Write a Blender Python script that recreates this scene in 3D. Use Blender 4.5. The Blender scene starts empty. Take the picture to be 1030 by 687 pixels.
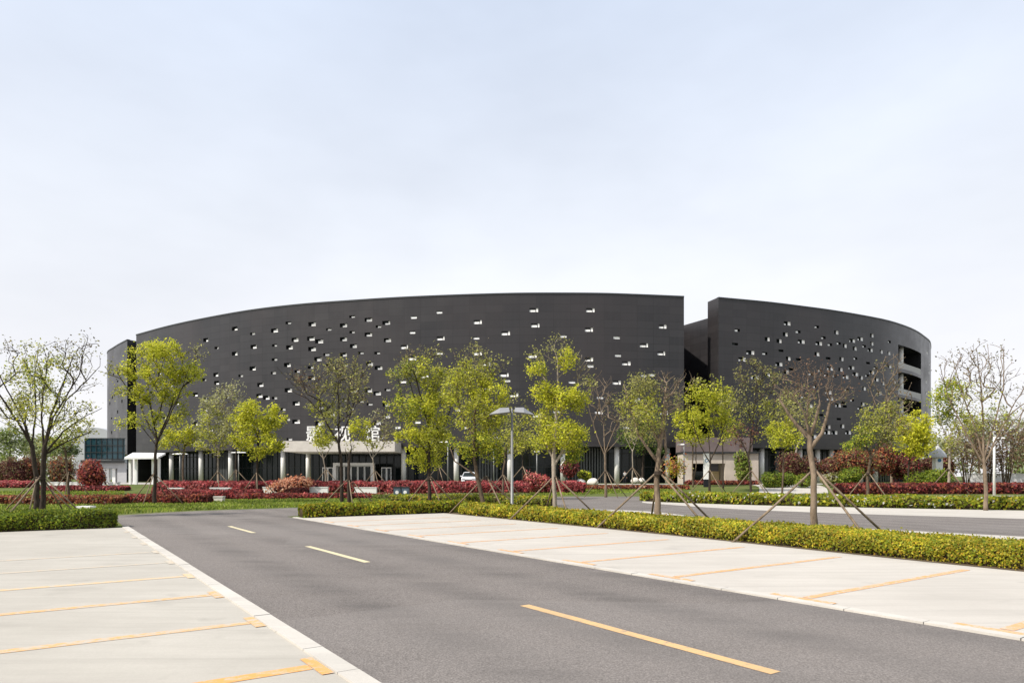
import bpy, math, random
import numpy as np
from mathutils import Vector

SC = bpy.context.scene
COL = SC.collection
F, CX, HY, CH = 680.0, 515.0, 479.0, 1.8       # lens constants of the survey: focal length in px, horizon, eye height


def hfun(x, y):                                  # the ground climbs gently to the plaza round the building
    t = min(1.0, max(0.0, (y - 60.0) / 20.0))
    return 0.8 * t * t * (3 - 2 * t)


def gp(px, py):                                  # a point on the flat ground
    Z = F * CH / (py - HY)
    return ((px - CX) / F * Z, Z)


def wp(px, py, Z):                               # a point at distance Z
    return ((px - CX) / F * Z, Z, CH + (HY - py) / F * Z)


def bx(px, Z):                                   # a foot on the terrain at distance Z
    x = (px - CX) / F * Z
    return (x, Z, hfun(x, Z))


DU, DV = (-0.566, 0.824), (0.824, 0.566)


def uv(u, v):
    return (u * DU[0] + v * DV[0], u * DU[1] + v * DV[1])


# ------------------------------------------------------------------ materials
def mat(name, rough=0.8, spec=0.3, metallic=0.0):
    m = bpy.data.materials.new(name)
    m.use_nodes = True
    nt = m.node_tree
    p = nt.nodes['Principled BSDF']
    p.inputs['Roughness'].default_value = rough
    p.inputs['Specular IOR Level'].default_value = spec
    p.inputs['Metallic'].default_value = metallic
    return m, nt, p


def N(nt, t, **kw):
    n = nt.nodes.new(t)
    for k, v in kw.items():
        setattr(n, k, v)
    return n


def noise(nt, vec, scale, detail=4, rough=0.55):
    n = N(nt, 'ShaderNodeTexNoise')
    n.inputs['Scale'].default_value = scale
    n.inputs['Detail'].default_value = detail
    n.inputs['Roughness'].default_value = rough
    nt.links.new(vec, n.inputs['Vector'])
    return n.outputs['Fac']


def ramp(nt, fac, stops):
    r = N(nt, 'ShaderNodeValToRGB')
    el = r.color_ramp.elements
    while len(el) < len(stops):
        el.new(0.5)
    for e, (p, c) in zip(el, stops):
        e.position = p
        e.color = (c[0], c[1], c[2], 1)
    nt.links.new(fac, r.inputs['Fac'])
    return r.outputs['Color']


def mixc(nt, fac, a, b, mode='MIX'):
    n = N(nt, 'ShaderNodeMix', data_type='RGBA', blend_type=mode)
    for s, v in ((n.inputs[0], fac), (n.inputs[6], a), (n.inputs[7], b)):
        if hasattr(v, 'is_linked'):
            nt.links.new(v, s)
        elif isinstance(v, (int, float)):
            s.default_value = v
        else:
            s.default_value = (v[0], v[1], v[2], 1)
    return n.outputs[2]


def mapr(nt, fac, a, b, c=0.0, d=1.0):
    n = N(nt, 'ShaderNodeMapRange')
    nt.links.new(fac, n.inputs[0])
    for i, v in enumerate((a, b, c, d)):
        n.inputs[i + 1].default_value = v
    return n.outputs[0]


def bump(nt, p, h, strength=0.3, dist=0.02):
    b = N(nt, 'ShaderNodeBump')
    b.inputs['Strength'].default_value = strength
    b.inputs['Distance'].default_value = dist
    nt.links.new(h, b.inputs['Height'])
    nt.links.new(b.outputs[0], p.inputs['Normal'])


def gpos(nt):
    return N(nt, 'ShaderNodeNewGeometry').outputs['Position']


def scaled(nt, vec, s, rotz=0):
    m = N(nt, 'ShaderNodeMapping')
    m.inputs['Scale'].default_value = s
    m.inputs['Rotation'].default_value = (0, 0, rotz)
    nt.links.new(vec, m.inputs['Vector'])
    return m.outputs[0]


def plain(name, c, rough=0.6, spec=0.3, var=0.12, sc=3.0, metallic=0.0):
    m, nt, p = mat(name, rough, spec, metallic)
    f = noise(nt, gpos(nt), sc, 5)
    col = ramp(nt, f, [(0.3, [x * (1 - var) for x in c]), (0.7, [min(1, x * (1 + var)) for x in c])])
    nt.links.new(col, p.inputs['Base Color'])
    return m


ROADANG = math.atan2(DU[1], DU[0])


def m_asphalt():
    m, nt, p = mat('asphalt', 0.86, 0.25)
    g = gpos(nt)
    big = noise(nt, g, 0.17, 6, 0.68)
    mid = noise(nt, scaled(nt, g, (0.5, 3.0, 1), -ROADANG), 0.7, 5, 0.6)
    fine = noise(nt, g, 55, 3, 0.7)
    vo = N(nt, 'ShaderNodeTexVoronoi')
    vo.inputs['Scale'].default_value = 60
    nt.links.new(g, vo.inputs['Vector'])
    c = ramp(nt, big, [(0.3, (0.080, 0.068, 0.061)), (0.68, (0.152, 0.132, 0.119))])
    c = mixc(nt, mapr(nt, mid, 0.35, 0.75, 0, 0.45), c, (0.130, 0.116, 0.108))
    c = mixc(nt, mapr(nt, fine, 0.40, 0.66, 0, 0.62), c, (0.34, 0.305, 0.28))
    c = mixc(nt, mapr(nt, vo.outputs['Color'], 0.72, 0.95, 0, 0.55), c, (0.05, 0.047, 0.046))
    dt = N(nt, 'ShaderNodeVectorMath', operation='DOT_PRODUCT')
    dt.inputs[1].default_value = (DV[0], DV[1], 0)
    nt.links.new(g, dt.inputs[0])
    wv = N(nt, 'ShaderNodeMath', operation='MULTIPLY')
    wv.inputs[1].default_value = 2 * math.pi / 1.62
    nt.links.new(dt.outputs['Value'], wv.inputs[0])
    sn = N(nt, 'ShaderNodeMath', operation='SINE')
    nt.links.new(wv.outputs[0], sn.inputs[0])
    wob = noise(nt, scaled(nt, g, (0.15, 1.6, 1), -ROADANG), 0.9, 4, 0.6)
    tr = N(nt, 'ShaderNodeMath', operation='MULTIPLY')
    nt.links.new(mapr(nt, sn.outputs[0], -0.6, 1.0, 0, 0.55), tr.inputs[0])
    nt.links.new(mapr(nt, wob, 0.32, 0.70, 0, 1), tr.inputs[1])
    c = mixc(nt, tr.outputs[0], c, (0.075, 0.068, 0.064))
    pa = N(nt, 'ShaderNodeTexVoronoi')
    pa.inputs['Scale'].default_value = 0.16
    nt.links.new(scaled(nt, g, (0.6, 1.3, 1), -ROADANG), pa.inputs['Vector'])
    c = mixc(nt, mapr(nt, pa.outputs['Color'], 0.55, 0.6, 0, 0.16), c, (0.24, 0.22, 0.205))
    nt.links.new(c, p.inputs['Base Color'])
    bump(nt, p, fine, 0.6, 0.012)
    return m


def m_concrete(name, c1, c2, joint=0.0):
    m, nt, p = mat(name, 0.8, 0.3)
    g = gpos(nt)
    a = noise(nt, g, 0.35, 6, 0.6)
    st = noise(nt, scaled(nt, g, (0.35, 4.0, 1), -ROADANG - math.pi / 2), 0.8, 6, 0.65)
    fi = noise(nt, g, 40, 3, 0.7)
    c = ramp(nt, a, [(0.3, c1), (0.72, c2)])
    c = mixc(nt, mapr(nt, st, 0.42, 0.75, 0, 0.55), c, [x * 0.80 for x in c1])
    c = mixc(nt, mapr(nt, fi, 0.3, 0.75, 0, 0.3), c, [x * 0.78 for x in c1])
    spots = noise(nt, g, 1.7, 2, 0.4)
    oil = noise(nt, scaled(nt, g, (1.0, 1.6, 1), -ROADANG), 0.62, 3, 0.5)
    c = mixc(nt, mapr(nt, oil, 0.62, 0.80, 0, 0.5), c, [x * 0.62 for x in c1])
    ty = noise(nt, scaled(nt, g, (0.12, 5.0, 1), -ROADANG - math.pi / 2), 0.9, 3, 0.55)
    c = mixc(nt, mapr(nt, ty, 0.62, 0.72, 0, 0.28), c, [x * 0.68 for x in c1])
    c = mixc(nt, mapr(nt, spots, 0.68, 0.76, 0, 0.35), c, [x * 0.7 for x in c1])
    nt.links.new(c, p.inputs['Base Color'])
    bump(nt, p, fi, 0.25, 0.008)
    return m


def m_paint(name, c, under, wear=0.5):
    m, nt, p = mat(name, 0.7, 0.3)
    g = gpos(nt)
    f = noise(nt, g, 9, 6, 0.75)
    f2 = noise(nt, g, 0.9, 3, 0.6)
    c2 = mixc(nt, mapr(nt, f2, 0.35, 0.7, 0, 0.45), c, [0.5 * (a + b) for a, b in zip(c, under)])
    cc = mixc(nt, mapr(nt, f, wear, wear + 0.16, 0, 0.85), c2, under)
    nt.links.new(cc, p.inputs['Base Color'])
    return m


def m_ground():
    m, nt, p = mat('planted soil and turf', 0.95, 0.1)
    g = gpos(nt)
    a = noise(nt, g, 0.25, 5, 0.6)
    b = noise(nt, g, 6, 5, 0.7)
    c = ramp(nt, a, [(0.35, (0.075, 0.115, 0.022)), (0.65, (0.13, 0.15, 0.045))])
    c = mixc(nt, mapr(nt, b, 0.45, 0.72, 0, 0.8), c, (0.11, 0.085, 0.05))
    nt.links.new(c, p.inputs['Base Color'])
    bump(nt, p, b, 0.8, 0.05)
    return m


def m_bark(name, c1, c2):
    m, nt, p = mat(name, 0.9, 0.15)
    g = gpos(nt)
    f = noise(nt, scaled(nt, g, (1, 1, 0.25)), 14, 5, 0.7)
    big = noise(nt, g, 1.3, 3)
    c = ramp(nt, f, [(0.32, c1), (0.68, c2)])
    c = mixc(nt, mapr(nt, big, 0.5, 0.7, 0, 0.4), c, [x * 1.35 for x in c2])
    nt.links.new(c, p.inputs['Base Color'])
    bump(nt, p, f, 0.7, 0.03)
    return m


def m_leaf():
    m, nt, p = mat('leaf', 0.55, 0.25)
    at = N(nt, 'ShaderNodeAttribute', attribute_name='Col')
    nt.links.new(at.outputs['Color'], p.inputs['Base Color'])
    tr = N(nt, 'ShaderNodeBsdfTranslucent')
    nt.links.new(at.outputs['Color'], tr.inputs['Color'])
    mx = N(nt, 'ShaderNodeMixShader')
    mx.inputs[0].default_value = 0.48
    nt.links.new(p.outputs[0], mx.inputs[1])
    nt.links.new(tr.outputs[0], mx.inputs[2])
    nt.links.new(mx.outputs[0], nt.nodes['Material Output'].inputs['Surface'])
    return m


def m_cladding():
    m, nt, p = mat('dark perforated cladding', 0.42, 0.42, 0.0)
    u = N(nt, 'ShaderNodeUVMap')
    u.uv_map = 'UVMap'
    U = u.outputs[0]
    br = N(nt, 'ShaderNodeTexBrick')
    br.offset = 0.0
    br.inputs['Scale'].default_value = 1.0
    br.inputs['Brick Width'].default_value = 2.4
    br.inputs['Row Height'].default_value = 1.09
    br.inputs['Mortar Size'].default_value = 0.035
    br.inputs['Color1'].default_value = (0.0178, 0.0172, 0.0190, 1)
    br.inputs['Color2'].default_value = (0.0290, 0.0275, 0.0295, 1)
    br.inputs['Mortar'].default_value = (0.011, 0.0105, 0.011, 1)
    nt.links.new(U, br.inputs['Vector'])
    a = noise(nt, scaled(nt, U, (1, 0.5, 1)), 0.06, 4, 0.6)
    c = mixc(nt, mapr(nt, a, 0.40, 0.68, 0, 0.75), br.outputs['Color'], (0.036, 0.029, 0.029))
    st = noise(nt, scaled(nt, U, (3.0, 0.08, 1)), 0.5, 4, 0.6)
    c = mixc(nt, mapr(nt, st, 0.45, 0.75, 0, 0.35), c, (0.036, 0.034, 0.035))
    nt.links.new(c, p.inputs['Base Color'])
    rr = noise(nt, U, 0.3, 3)
    nt.links.new(mapr(nt, rr, 0.3, 0.7, 0.30, 0.42), p.inputs['Roughness'])
    bump(nt, p, br.outputs['Fac'], 0.12, 0.02)
    return m


def m_glass_dark(name, c=(0.010, 0.014, 0.014), rough=0.09, spec=0.28):
    m, nt, p = mat(name, rough, spec)
    g = gpos(nt)
    f = noise(nt, scaled(nt, g, (1, 1, 0.35)), 0.5, 3)
    cc = ramp(nt, f, [(0.35, c), (0.65, [x * 1.9 for x in c])])
    nt.links.new(cc, p.inputs['Base Color'])
    return m


M = {}
M['asphalt'] = m_asphalt()
M['conc_l'] = m_concrete('grey concrete paving', (0.372, 0.345, 0.300), (0.472, 0.441, 0.388))
M['conc_r'] = m_concrete('pale concrete paving', (0.435, 0.402, 0.358), (0.53, 0.492, 0.44))
M['kerb'] = m_concrete('kerb stone', (0.46, 0.43, 0.385), (0.58, 0.545, 0.49))
M['plaza'] = m_concrete('plaza paving', (0.38, 0.36, 0.33), (0.46, 0.44, 0.41))
M['orange_l'] = m_paint('worn orange paint', (0.66, 0.31, 0.085), (0.43, 0.41, 0.36), 0.50)
M['orange_m'] = m_paint('half worn orange paint', (0.62, 0.34, 0.12), (0.43, 0.41, 0.36), 0.43)
M['orange_g'] = m_paint('nearly gone orange paint', (0.58, 0.42, 0.26), (0.435, 0.415, 0.365), 0.36)
M['orange_f'] = m_paint('faded orange paint', (0.62, 0.42, 0.22), (0.47, 0.44, 0.385), 0.46)
M['orange_r'] = m_paint('worn amber paint', (0.62, 0.31, 0.11), (0.50, 0.465, 0.42), 0.47)
M['amber'] = m_paint('amber lane paint', (0.60, 0.385, 0.18), (0.2, 0.18, 0.17), 0.53)
M['cream'] = m_paint('cream lane paint', (0.62, 0.54, 0.34), (0.2, 0.18, 0.17), 0.58)
M['ground'] = m_ground()
M['bark_d'] = m_bark('dark bark', (0.024, 0.018, 0.014), (0.062, 0.047, 0.036))
M['bark_m'] = m_bark('brown bark', (0.060, 0.043, 0.030), (0.16, 0.118, 0.082))
M['bark_t'] = m_bark('tan bark', (0.10, 0.074, 0.052), (0.25, 0.19, 0.135))
M['bark_p'] = m_bark('pale bark', (0.19, 0.155, 0.12), (0.36, 0.31, 0.25))
M['pole_wood'] = m_bark('weathered support timber', (0.11, 0.08, 0.055), (0.26, 0.20, 0.14))
M['leaf'] = m_leaf()
M['clad'] = m_cladding()
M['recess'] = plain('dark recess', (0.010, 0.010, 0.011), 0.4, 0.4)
M['infill'] = plain('dark infill panel', (0.026, 0.0245, 0.026), 0.45, 0.4)
M['white'] = plain('white panel', (0.80, 0.79, 0.77), 0.5, 0.3, 0.05)
M['column'] = plain('white column render', (0.68, 0.66, 0.63), 0.6, 0.3, 0.07, 1.5)
M['parapet'] = plain('pale grey parapet', (0.36, 0.35, 0.34), 0.6, 0.3, 0.1)
M['glass'] = m_glass_dark('dark glass')
M['teal_glass'] = m_glass_dark('teal glass', (0.010, 0.032, 0.042), 0.05, 0.5)
M['frame_d'] = plain('dark metal frame', (0.035, 0.037, 0.038), 0.45, 0.4, 0.1, 3, 0.3)
M['fins'] = plain('grey metal fin', (0.075, 0.078, 0.078), 0.5, 0.4, 0.15, 1)
M['beige'] = plain('beige render', (0.46, 0.40, 0.34), 0.8, 0.2, 0.1, 1.0)
M['mauve'] = plain('mauve stone', (0.16, 0.125, 0.12), 0.8, 0.2, 0.15, 1.0)
M['canopy'] = plain('canopy stone', (0.55, 0.51, 0.46), 0.7, 0.2, 0.1, 1.2)
M['steel'] = plain('grey painted steel', (0.20, 0.20, 0.195), 0.4, 0.5, 0.1, 2, 0.2)
M['lamp_panel'] = plain('lamp hood', (0.27, 0.27, 0.275), 0.45, 0.5, 0.08, 3, 0.2)
M['stone'] = plain('pale stone', (0.62, 0.58, 0.53), 0.8, 0.2, 0.15, 4)
M['binblue'] = plain('blue grey bin plastic', (0.07, 0.10, 0.13), 0.5, 0.4, 0.1)
M['greywall'] = plain('pale grey wall', (0.44, 0.44, 0.45), 0.7, 0.2, 0.06, 1)
M['hazegrey'] = plain('distant grey roof', (0.42, 0.43, 0.45), 0.6, 0.3, 0.06, 0.5)  # haze in front of the far hall is painted into this grey
M['carpaint'] = plain('white car paint', (0.72, 0.73, 0.74), 0.25, 0.5, 0.02)
M['rubber'] = plain('black rubber', (0.015, 0.015, 0.015), 0.8, 0.2)
M['cloth'] = plain('dark cloth', (0.02, 0.02, 0.024), 0.9, 0.1)
M['skin'] = plain('skin', (0.45, 0.27, 0.19), 0.6, 0.3, 0.05)
M['blue'] = plain('sign blue', (0.05, 0.16, 0.32), 0.5, 0.3)
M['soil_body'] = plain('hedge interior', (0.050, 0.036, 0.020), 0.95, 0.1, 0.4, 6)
M['soil'] = plain('dry brown soil', (0.105, 0.078, 0.052), 0.95, 0.1, 0.35, 5)
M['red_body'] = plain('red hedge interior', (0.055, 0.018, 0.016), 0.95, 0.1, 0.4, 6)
M['hair'] = plain('black hair', (0.01, 0.009, 0.008), 0.5, 0.3)
M['yellow'] = plain('warm interior wall', (0.55, 0.43, 0.24), 0.8, 0.2, 0.12, 1)


# ------------------------------------------------------------------ object helpers
ORG = {}


def link(o, parent=None):
    COL.objects.link(o)
    if parent is not None:
        o.parent = parent


def tag(o, label=None, cat=None, group=None, kind=None):
    if label:
        o['label'] = label
    if cat:
        o['category'] = cat
    if group:
        o['group'] = group
    if kind:
        o['kind'] = kind
    return o


def thing(name, label, cat, loc, group=None):
    o = bpy.data.objects.new(name, None)
    o.empty_display_size = 0.3
    o.location = loc
    ORG[o.name] = np.array(loc, float)
    link(o)
    return tag(o, label, cat, group)


def place(name, me, parent=None, loc=None):
    """me is in world coordinates; the object's origin goes to its parent's foot (or loc)."""
    if parent is not None:
        org = ORG[parent.name]
        off = org
        o = bpy.data.objects.new(name, me)
        ORG[o.name] = org
        link(o, parent)
        shift = org
    else:
        shift = np.array(loc if loc is not None else (0, 0, 0), float)
        o = bpy.data.objects.new(name, me)
        o.location = tuple(shift)
        ORG[o.name] = shift
        link(o)
    n = len(me.vertices)
    co = np.empty(n * 3, np.float32)
    me.vertices.foreach_get('co', co)
    co = (co.reshape(-1, 3) - shift.astype(np.float32)).ravel()
    me.vertices.foreach_set('co', co)
    me.update()
    return o


class MB:
    def __init__(s):
        s.v, s.f, s.m = [], [], []

    def face(s, pts, mi=0):
        b = len(s.v)
        s.v += [tuple(p) for p in pts]
        s.f.append(tuple(range(b, b + len(pts))))
        s.m.append(mi)

    def hull(s, bot, top, mi=0):            # prism between two rings of equal length
        b = len(s.v)
        n = len(bot)
        s.v += [tuple(p) for p in bot] + [tuple(p) for p in top]
        s.f.append(tuple(range(b + n - 1, b - 1, -1)))
        s.f.append(tuple(range(b + n, b + 2 * n)))
        s.m += [mi, mi]
        for i in range(n):
            j = (i + 1) % n
            s.f.append((b + i, b + j, b + n + j, b + n + i))
            s.m.append(mi)

    def box(s, c, size, rot=0.0, mi=0, taper=1.0):
        hx, hy, hz = size[0] / 2, size[1] / 2, size[2] / 2
        cr, sr = math.cos(rot), math.sin(rot)

        def ring(k, z):
            return [(c[0] + (x * cr - y * sr) * k, c[1] + (x * sr + y * cr) * k, c[2] + z)
                    for x, y in ((-hx, -hy), (hx, -hy), (hx, hy), (-hx, hy))]
        s.hull(ring(1, -hz), ring(taper, hz), mi)

    def tube(s, pts, radii, n=8, mi=0, cap=True):
        pts = [np.array(p, float) for p in pts]
        b0 = len(s.v)
        k = len(pts)
        ref = None
        for i, p in enumerate(pts):
            t = pts[min(i + 1, k - 1)] - pts[max(i - 1, 0)]
            L = np.linalg.norm(t)
            t = t / L if L > 1e-9 else np.array((0, 0, 1.0))
            if ref is None:
                ref = np.array((1.0, 0, 0)) if abs(t[0]) < 0.8 else np.array((0, 1.0, 0))
            a = ref - t * np.dot(ref, t)
            a /= (np.linalg.norm(a) + 1e-9)
            ref = a
            c = np.cross(t, a)
            for q in range(n):
                an = 2 * math.pi * q / n
                s.v.append(tuple(p + radii[i] * (math.cos(an) * a + math.sin(an) * c)))
        for i in range(k - 1):
            for q in range(n):
                r = (q + 1) % n
                s.f.append((b0 + i * n + q, b0 + i * n + r, b0 + (i + 1) * n + r, b0 + (i + 1) * n + q))
                s.m.append(mi)
        if cap:
            s.f.append(tuple(range(b0 + n - 1, b0 - 1, -1)))
            s.f.append(tuple(range(b0 + (k - 1) * n, b0 + k * n)))
            s.m += [mi, mi]

    def mesh(s, name, mats, smooth=False):
        me = bpy.data.meshes.new(name)
        me.from_pydata(s.v, [], s.f)
        for m in (mats if isinstance(mats, (list, tuple)) else [mats]):
            me.materials.append(m)
        if s.m and max(s.m) > 0:
            me.polygons.foreach_set('material_index', s.m)
        if smooth:
            me.polygons.foreach_set('use_smooth', [True] * len(s.f))
        me.update()
        return me

    def build(s, name, mats, parent=None, loc=None, smooth=False):
        return place(name, s.mesh(name, mats, smooth), parent, loc)


def struct(name, mb, m, **kw):
    return tag(mb.build(name, m, **kw), kind='structure')


def strip_pts(line, n):
    P = np.array(line, float)
    d = np.r_[0, np.cumsum(np.linalg.norm(np.diff(P, axis=0), axis=1))]
    t = np.linspace(0, d[-1], n)
    return np.stack([np.interp(t, d, P[:, i]) for i in range(P.shape[1])], 1)


def smooth_line(line, n):
    """Catmull-Rom through the points, evenly resampled."""
    P = np.array(line, float)
    Q = np.vstack([2 * P[0] - P[1], P, 2 * P[-1] - P[-2]])
    out = []
    for i in range(1, len(Q) - 2):
        for t in np.linspace(0, 1, 24, endpoint=False):
            p0, p1, p2, p3 = Q[i - 1], Q[i], Q[i + 1], Q[i + 2]
            out.append(0.5 * (2 * p1 + (p2 - p0) * t + (2 * p0 - 5 * p1 + 4 * p2 - p3) * t * t + (3 * p1 - p0 - 3 * p2 + p3) * t ** 3))
    out.append(P[-1])
    return strip_pts(out, n)


def drape(a, b, off, n=60, rows=3, sm=True):
    A = smooth_line(a, n) if sm and len(a) > 2 else strip_pts(a, n)
    B = smooth_line(b, n) if sm and len(b) > 2 else strip_pts(b, n)
    mb = MB()
    for r in range(rows + 1):
        t = r / rows
        for i in range(n):
            p = A[i] * (1 - t) + B[i] * t
            mb.v.append((p[0], p[1], hfun(p[0], p[1]) + off))
    for r in range(rows):
        for i in range(n - 1):
            mb.f.append((r * n + i, r * n + i + 1, (r + 1) * n + i + 1, (r + 1) * n + i))
            mb.m.append(0)
    return mb


# fast quad cloud with per-face colours
def quad_cloud(name, verts, cols, m):
    n = len(verts) // 4
    me = bpy.data.meshes.new(name)
    me.vertices.add(n * 4)
    me.vertices.foreach_set('co', np.ascontiguousarray(verts, np.float32).ravel())
    me.loops.add(n * 4)
    me.loops.foreach_set('vertex_index', np.arange(n * 4, dtype=np.int32))
    me.polygons.add(n)
    me.polygons.foreach_set('loop_start', np.arange(0, n * 4, 4, dtype=np.int32))
    me.polygons.foreach_set('loop_total', np.full(n, 4, np.int32))
    me.update(calc_edges=True)
    at = me.attributes.new('Col', 'FLOAT_COLOR', 'FACE')
    c = np.ones((n, 4), np.float32)
    c[:, :3] = cols
    at.data.foreach_set('color', c.ravel())
    me.materials.append(m)
    return me


def leaf_quads(rng, pts, size, nrm=None, flat=0.0, aspect=0.55):
    """Rhombic leaves at pts; nrm pulls the leaf normal towards a direction."""
    n = len(pts)
    d = rng.normal(size=(n, 3))
    if nrm is not None:
        d = d * (1 - flat) + nrm * flat * 2.0
    d /= np.linalg.norm(d, axis=1, keepdims=True) + 1e-9
    r = rng.normal(size=(n, 3))
    a = np.cross(d, r)
    a /= np.linalg.norm(a, axis=1, keepdims=True) + 1e-9
    b = np.cross(d, a)
    s = size * rng.uniform(0.6, 1.35, (n, 1))
    V = np.empty((n, 4, 3))
    V[:, 0] = pts - a * s * 0.5
    V[:, 1] = pts + b * s * aspect * 0.5 + d * s * 0.1
    V[:, 2] = pts + a * s * 0.5
    V[:, 3] = pts - b * s * aspect * 0.5 + d * s * 0.1
    return V.reshape(-1, 3)


PAL = {
    'lime':   [(0.54, 0.54, 0.045), (0.45, 0.48, 0.040), (0.60, 0.57, 0.075), (0.32, 0.36, 0.03)],
    'bright': [(0.66, 0.65, 0.04), (0.58, 0.60, 0.04), (0.68, 0.63, 0.075)],
    'olive':  [(0.37, 0.365, 0.10), (0.30, 0.30, 0.08), (0.45, 0.43, 0.15), (0.20, 0.20, 0.065)],
    'dusk':   [(0.17, 0.155, 0.085), (0.25, 0.20, 0.11), (0.13, 0.10, 0.06), (0.27, 0.26, 0.10)],
    'pale':   [(0.42, 0.42, 0.20), (0.36, 0.36, 0.14), (0.46, 0.45, 0.27)],
    'green':  [(0.18, 0.25, 0.035), (0.24, 0.32, 0.040), (0.12, 0.18, 0.03)],
    'dkgreen': [(0.07, 0.11, 0.025), (0.10, 0.15, 0.03), (0.05, 0.08, 0.02)],
    'brown':  [(0.20, 0.115, 0.07), (0.26, 0.16, 0.10), (0.14, 0.08, 0.055)],
    'maroon': [(0.155, 0.045, 0.042), (0.21, 0.065, 0.055), (0.10, 0.032, 0.032)],
    'red':    [(0.55, 0.11, 0.105), (0.44, 0.075, 0.078), (0.55, 0.17, 0.14), (0.25, 0.045, 0.045)],
    'pink':   [(0.62, 0.15, 0.16), (0.55, 0.10, 0.12), (0.66, 0.24, 0.21)],
    'rust':   [(0.48, 0.17, 0.075), (0.40, 0.11, 0.055), (0.52, 0.22, 0.10), (0.25, 0.07, 0.04)],
    'peach':  [(0.66, 0.36, 0.23), (0.60, 0.28, 0.18), (0.70, 0.43, 0.28)],
    'hedge':  [(0.24, 0.30, 0.022), (0.32, 0.37, 0.03), (0.16, 0.22, 0.018), (0.38, 0.40, 0.05)],
    'gold':   [(0.58, 0.51, 0.035), (0.48, 0.46, 0.035), (0.63, 0.53, 0.06), (0.30, 0.31, 0.03), (0.56, 0.37, 0.04)],
    'grass':  [(0.20, 0.27, 0.035), (0.27, 0.34, 0.045), (0.33, 0.35, 0.08), (0.14, 0.20, 0.03)],
    'fog':    [(0.42, 0.47, 0.26), (0.36, 0.42, 0.20), (0.46, 0.49, 0.33)],  # far trees: distance haze is put into these pale leaf colours
    'white':  [(0.75, 0.73, 0.68)],
}


def leaf_cols(rng, names, n, clump=None):
    """names: list of (palette, weight)."""
    pals, w = [], []
    for nm, wt in names:
        P = PAL[nm]
        for c in P:
            pals.append(c)
            w.append(wt / len(P))
    w = np.array(w) / sum(w)
    idx = rng.choice(len(pals), n, p=w)
    c = np.array(pals)[idx]
    return c * rng.uniform(0.72, 1.22, (n, 1))


# ------------------------------------------------------------------ trees
TW = 0.52                                        # girth factor of trunks and limbs
LEAFMUL = 1.5


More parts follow.
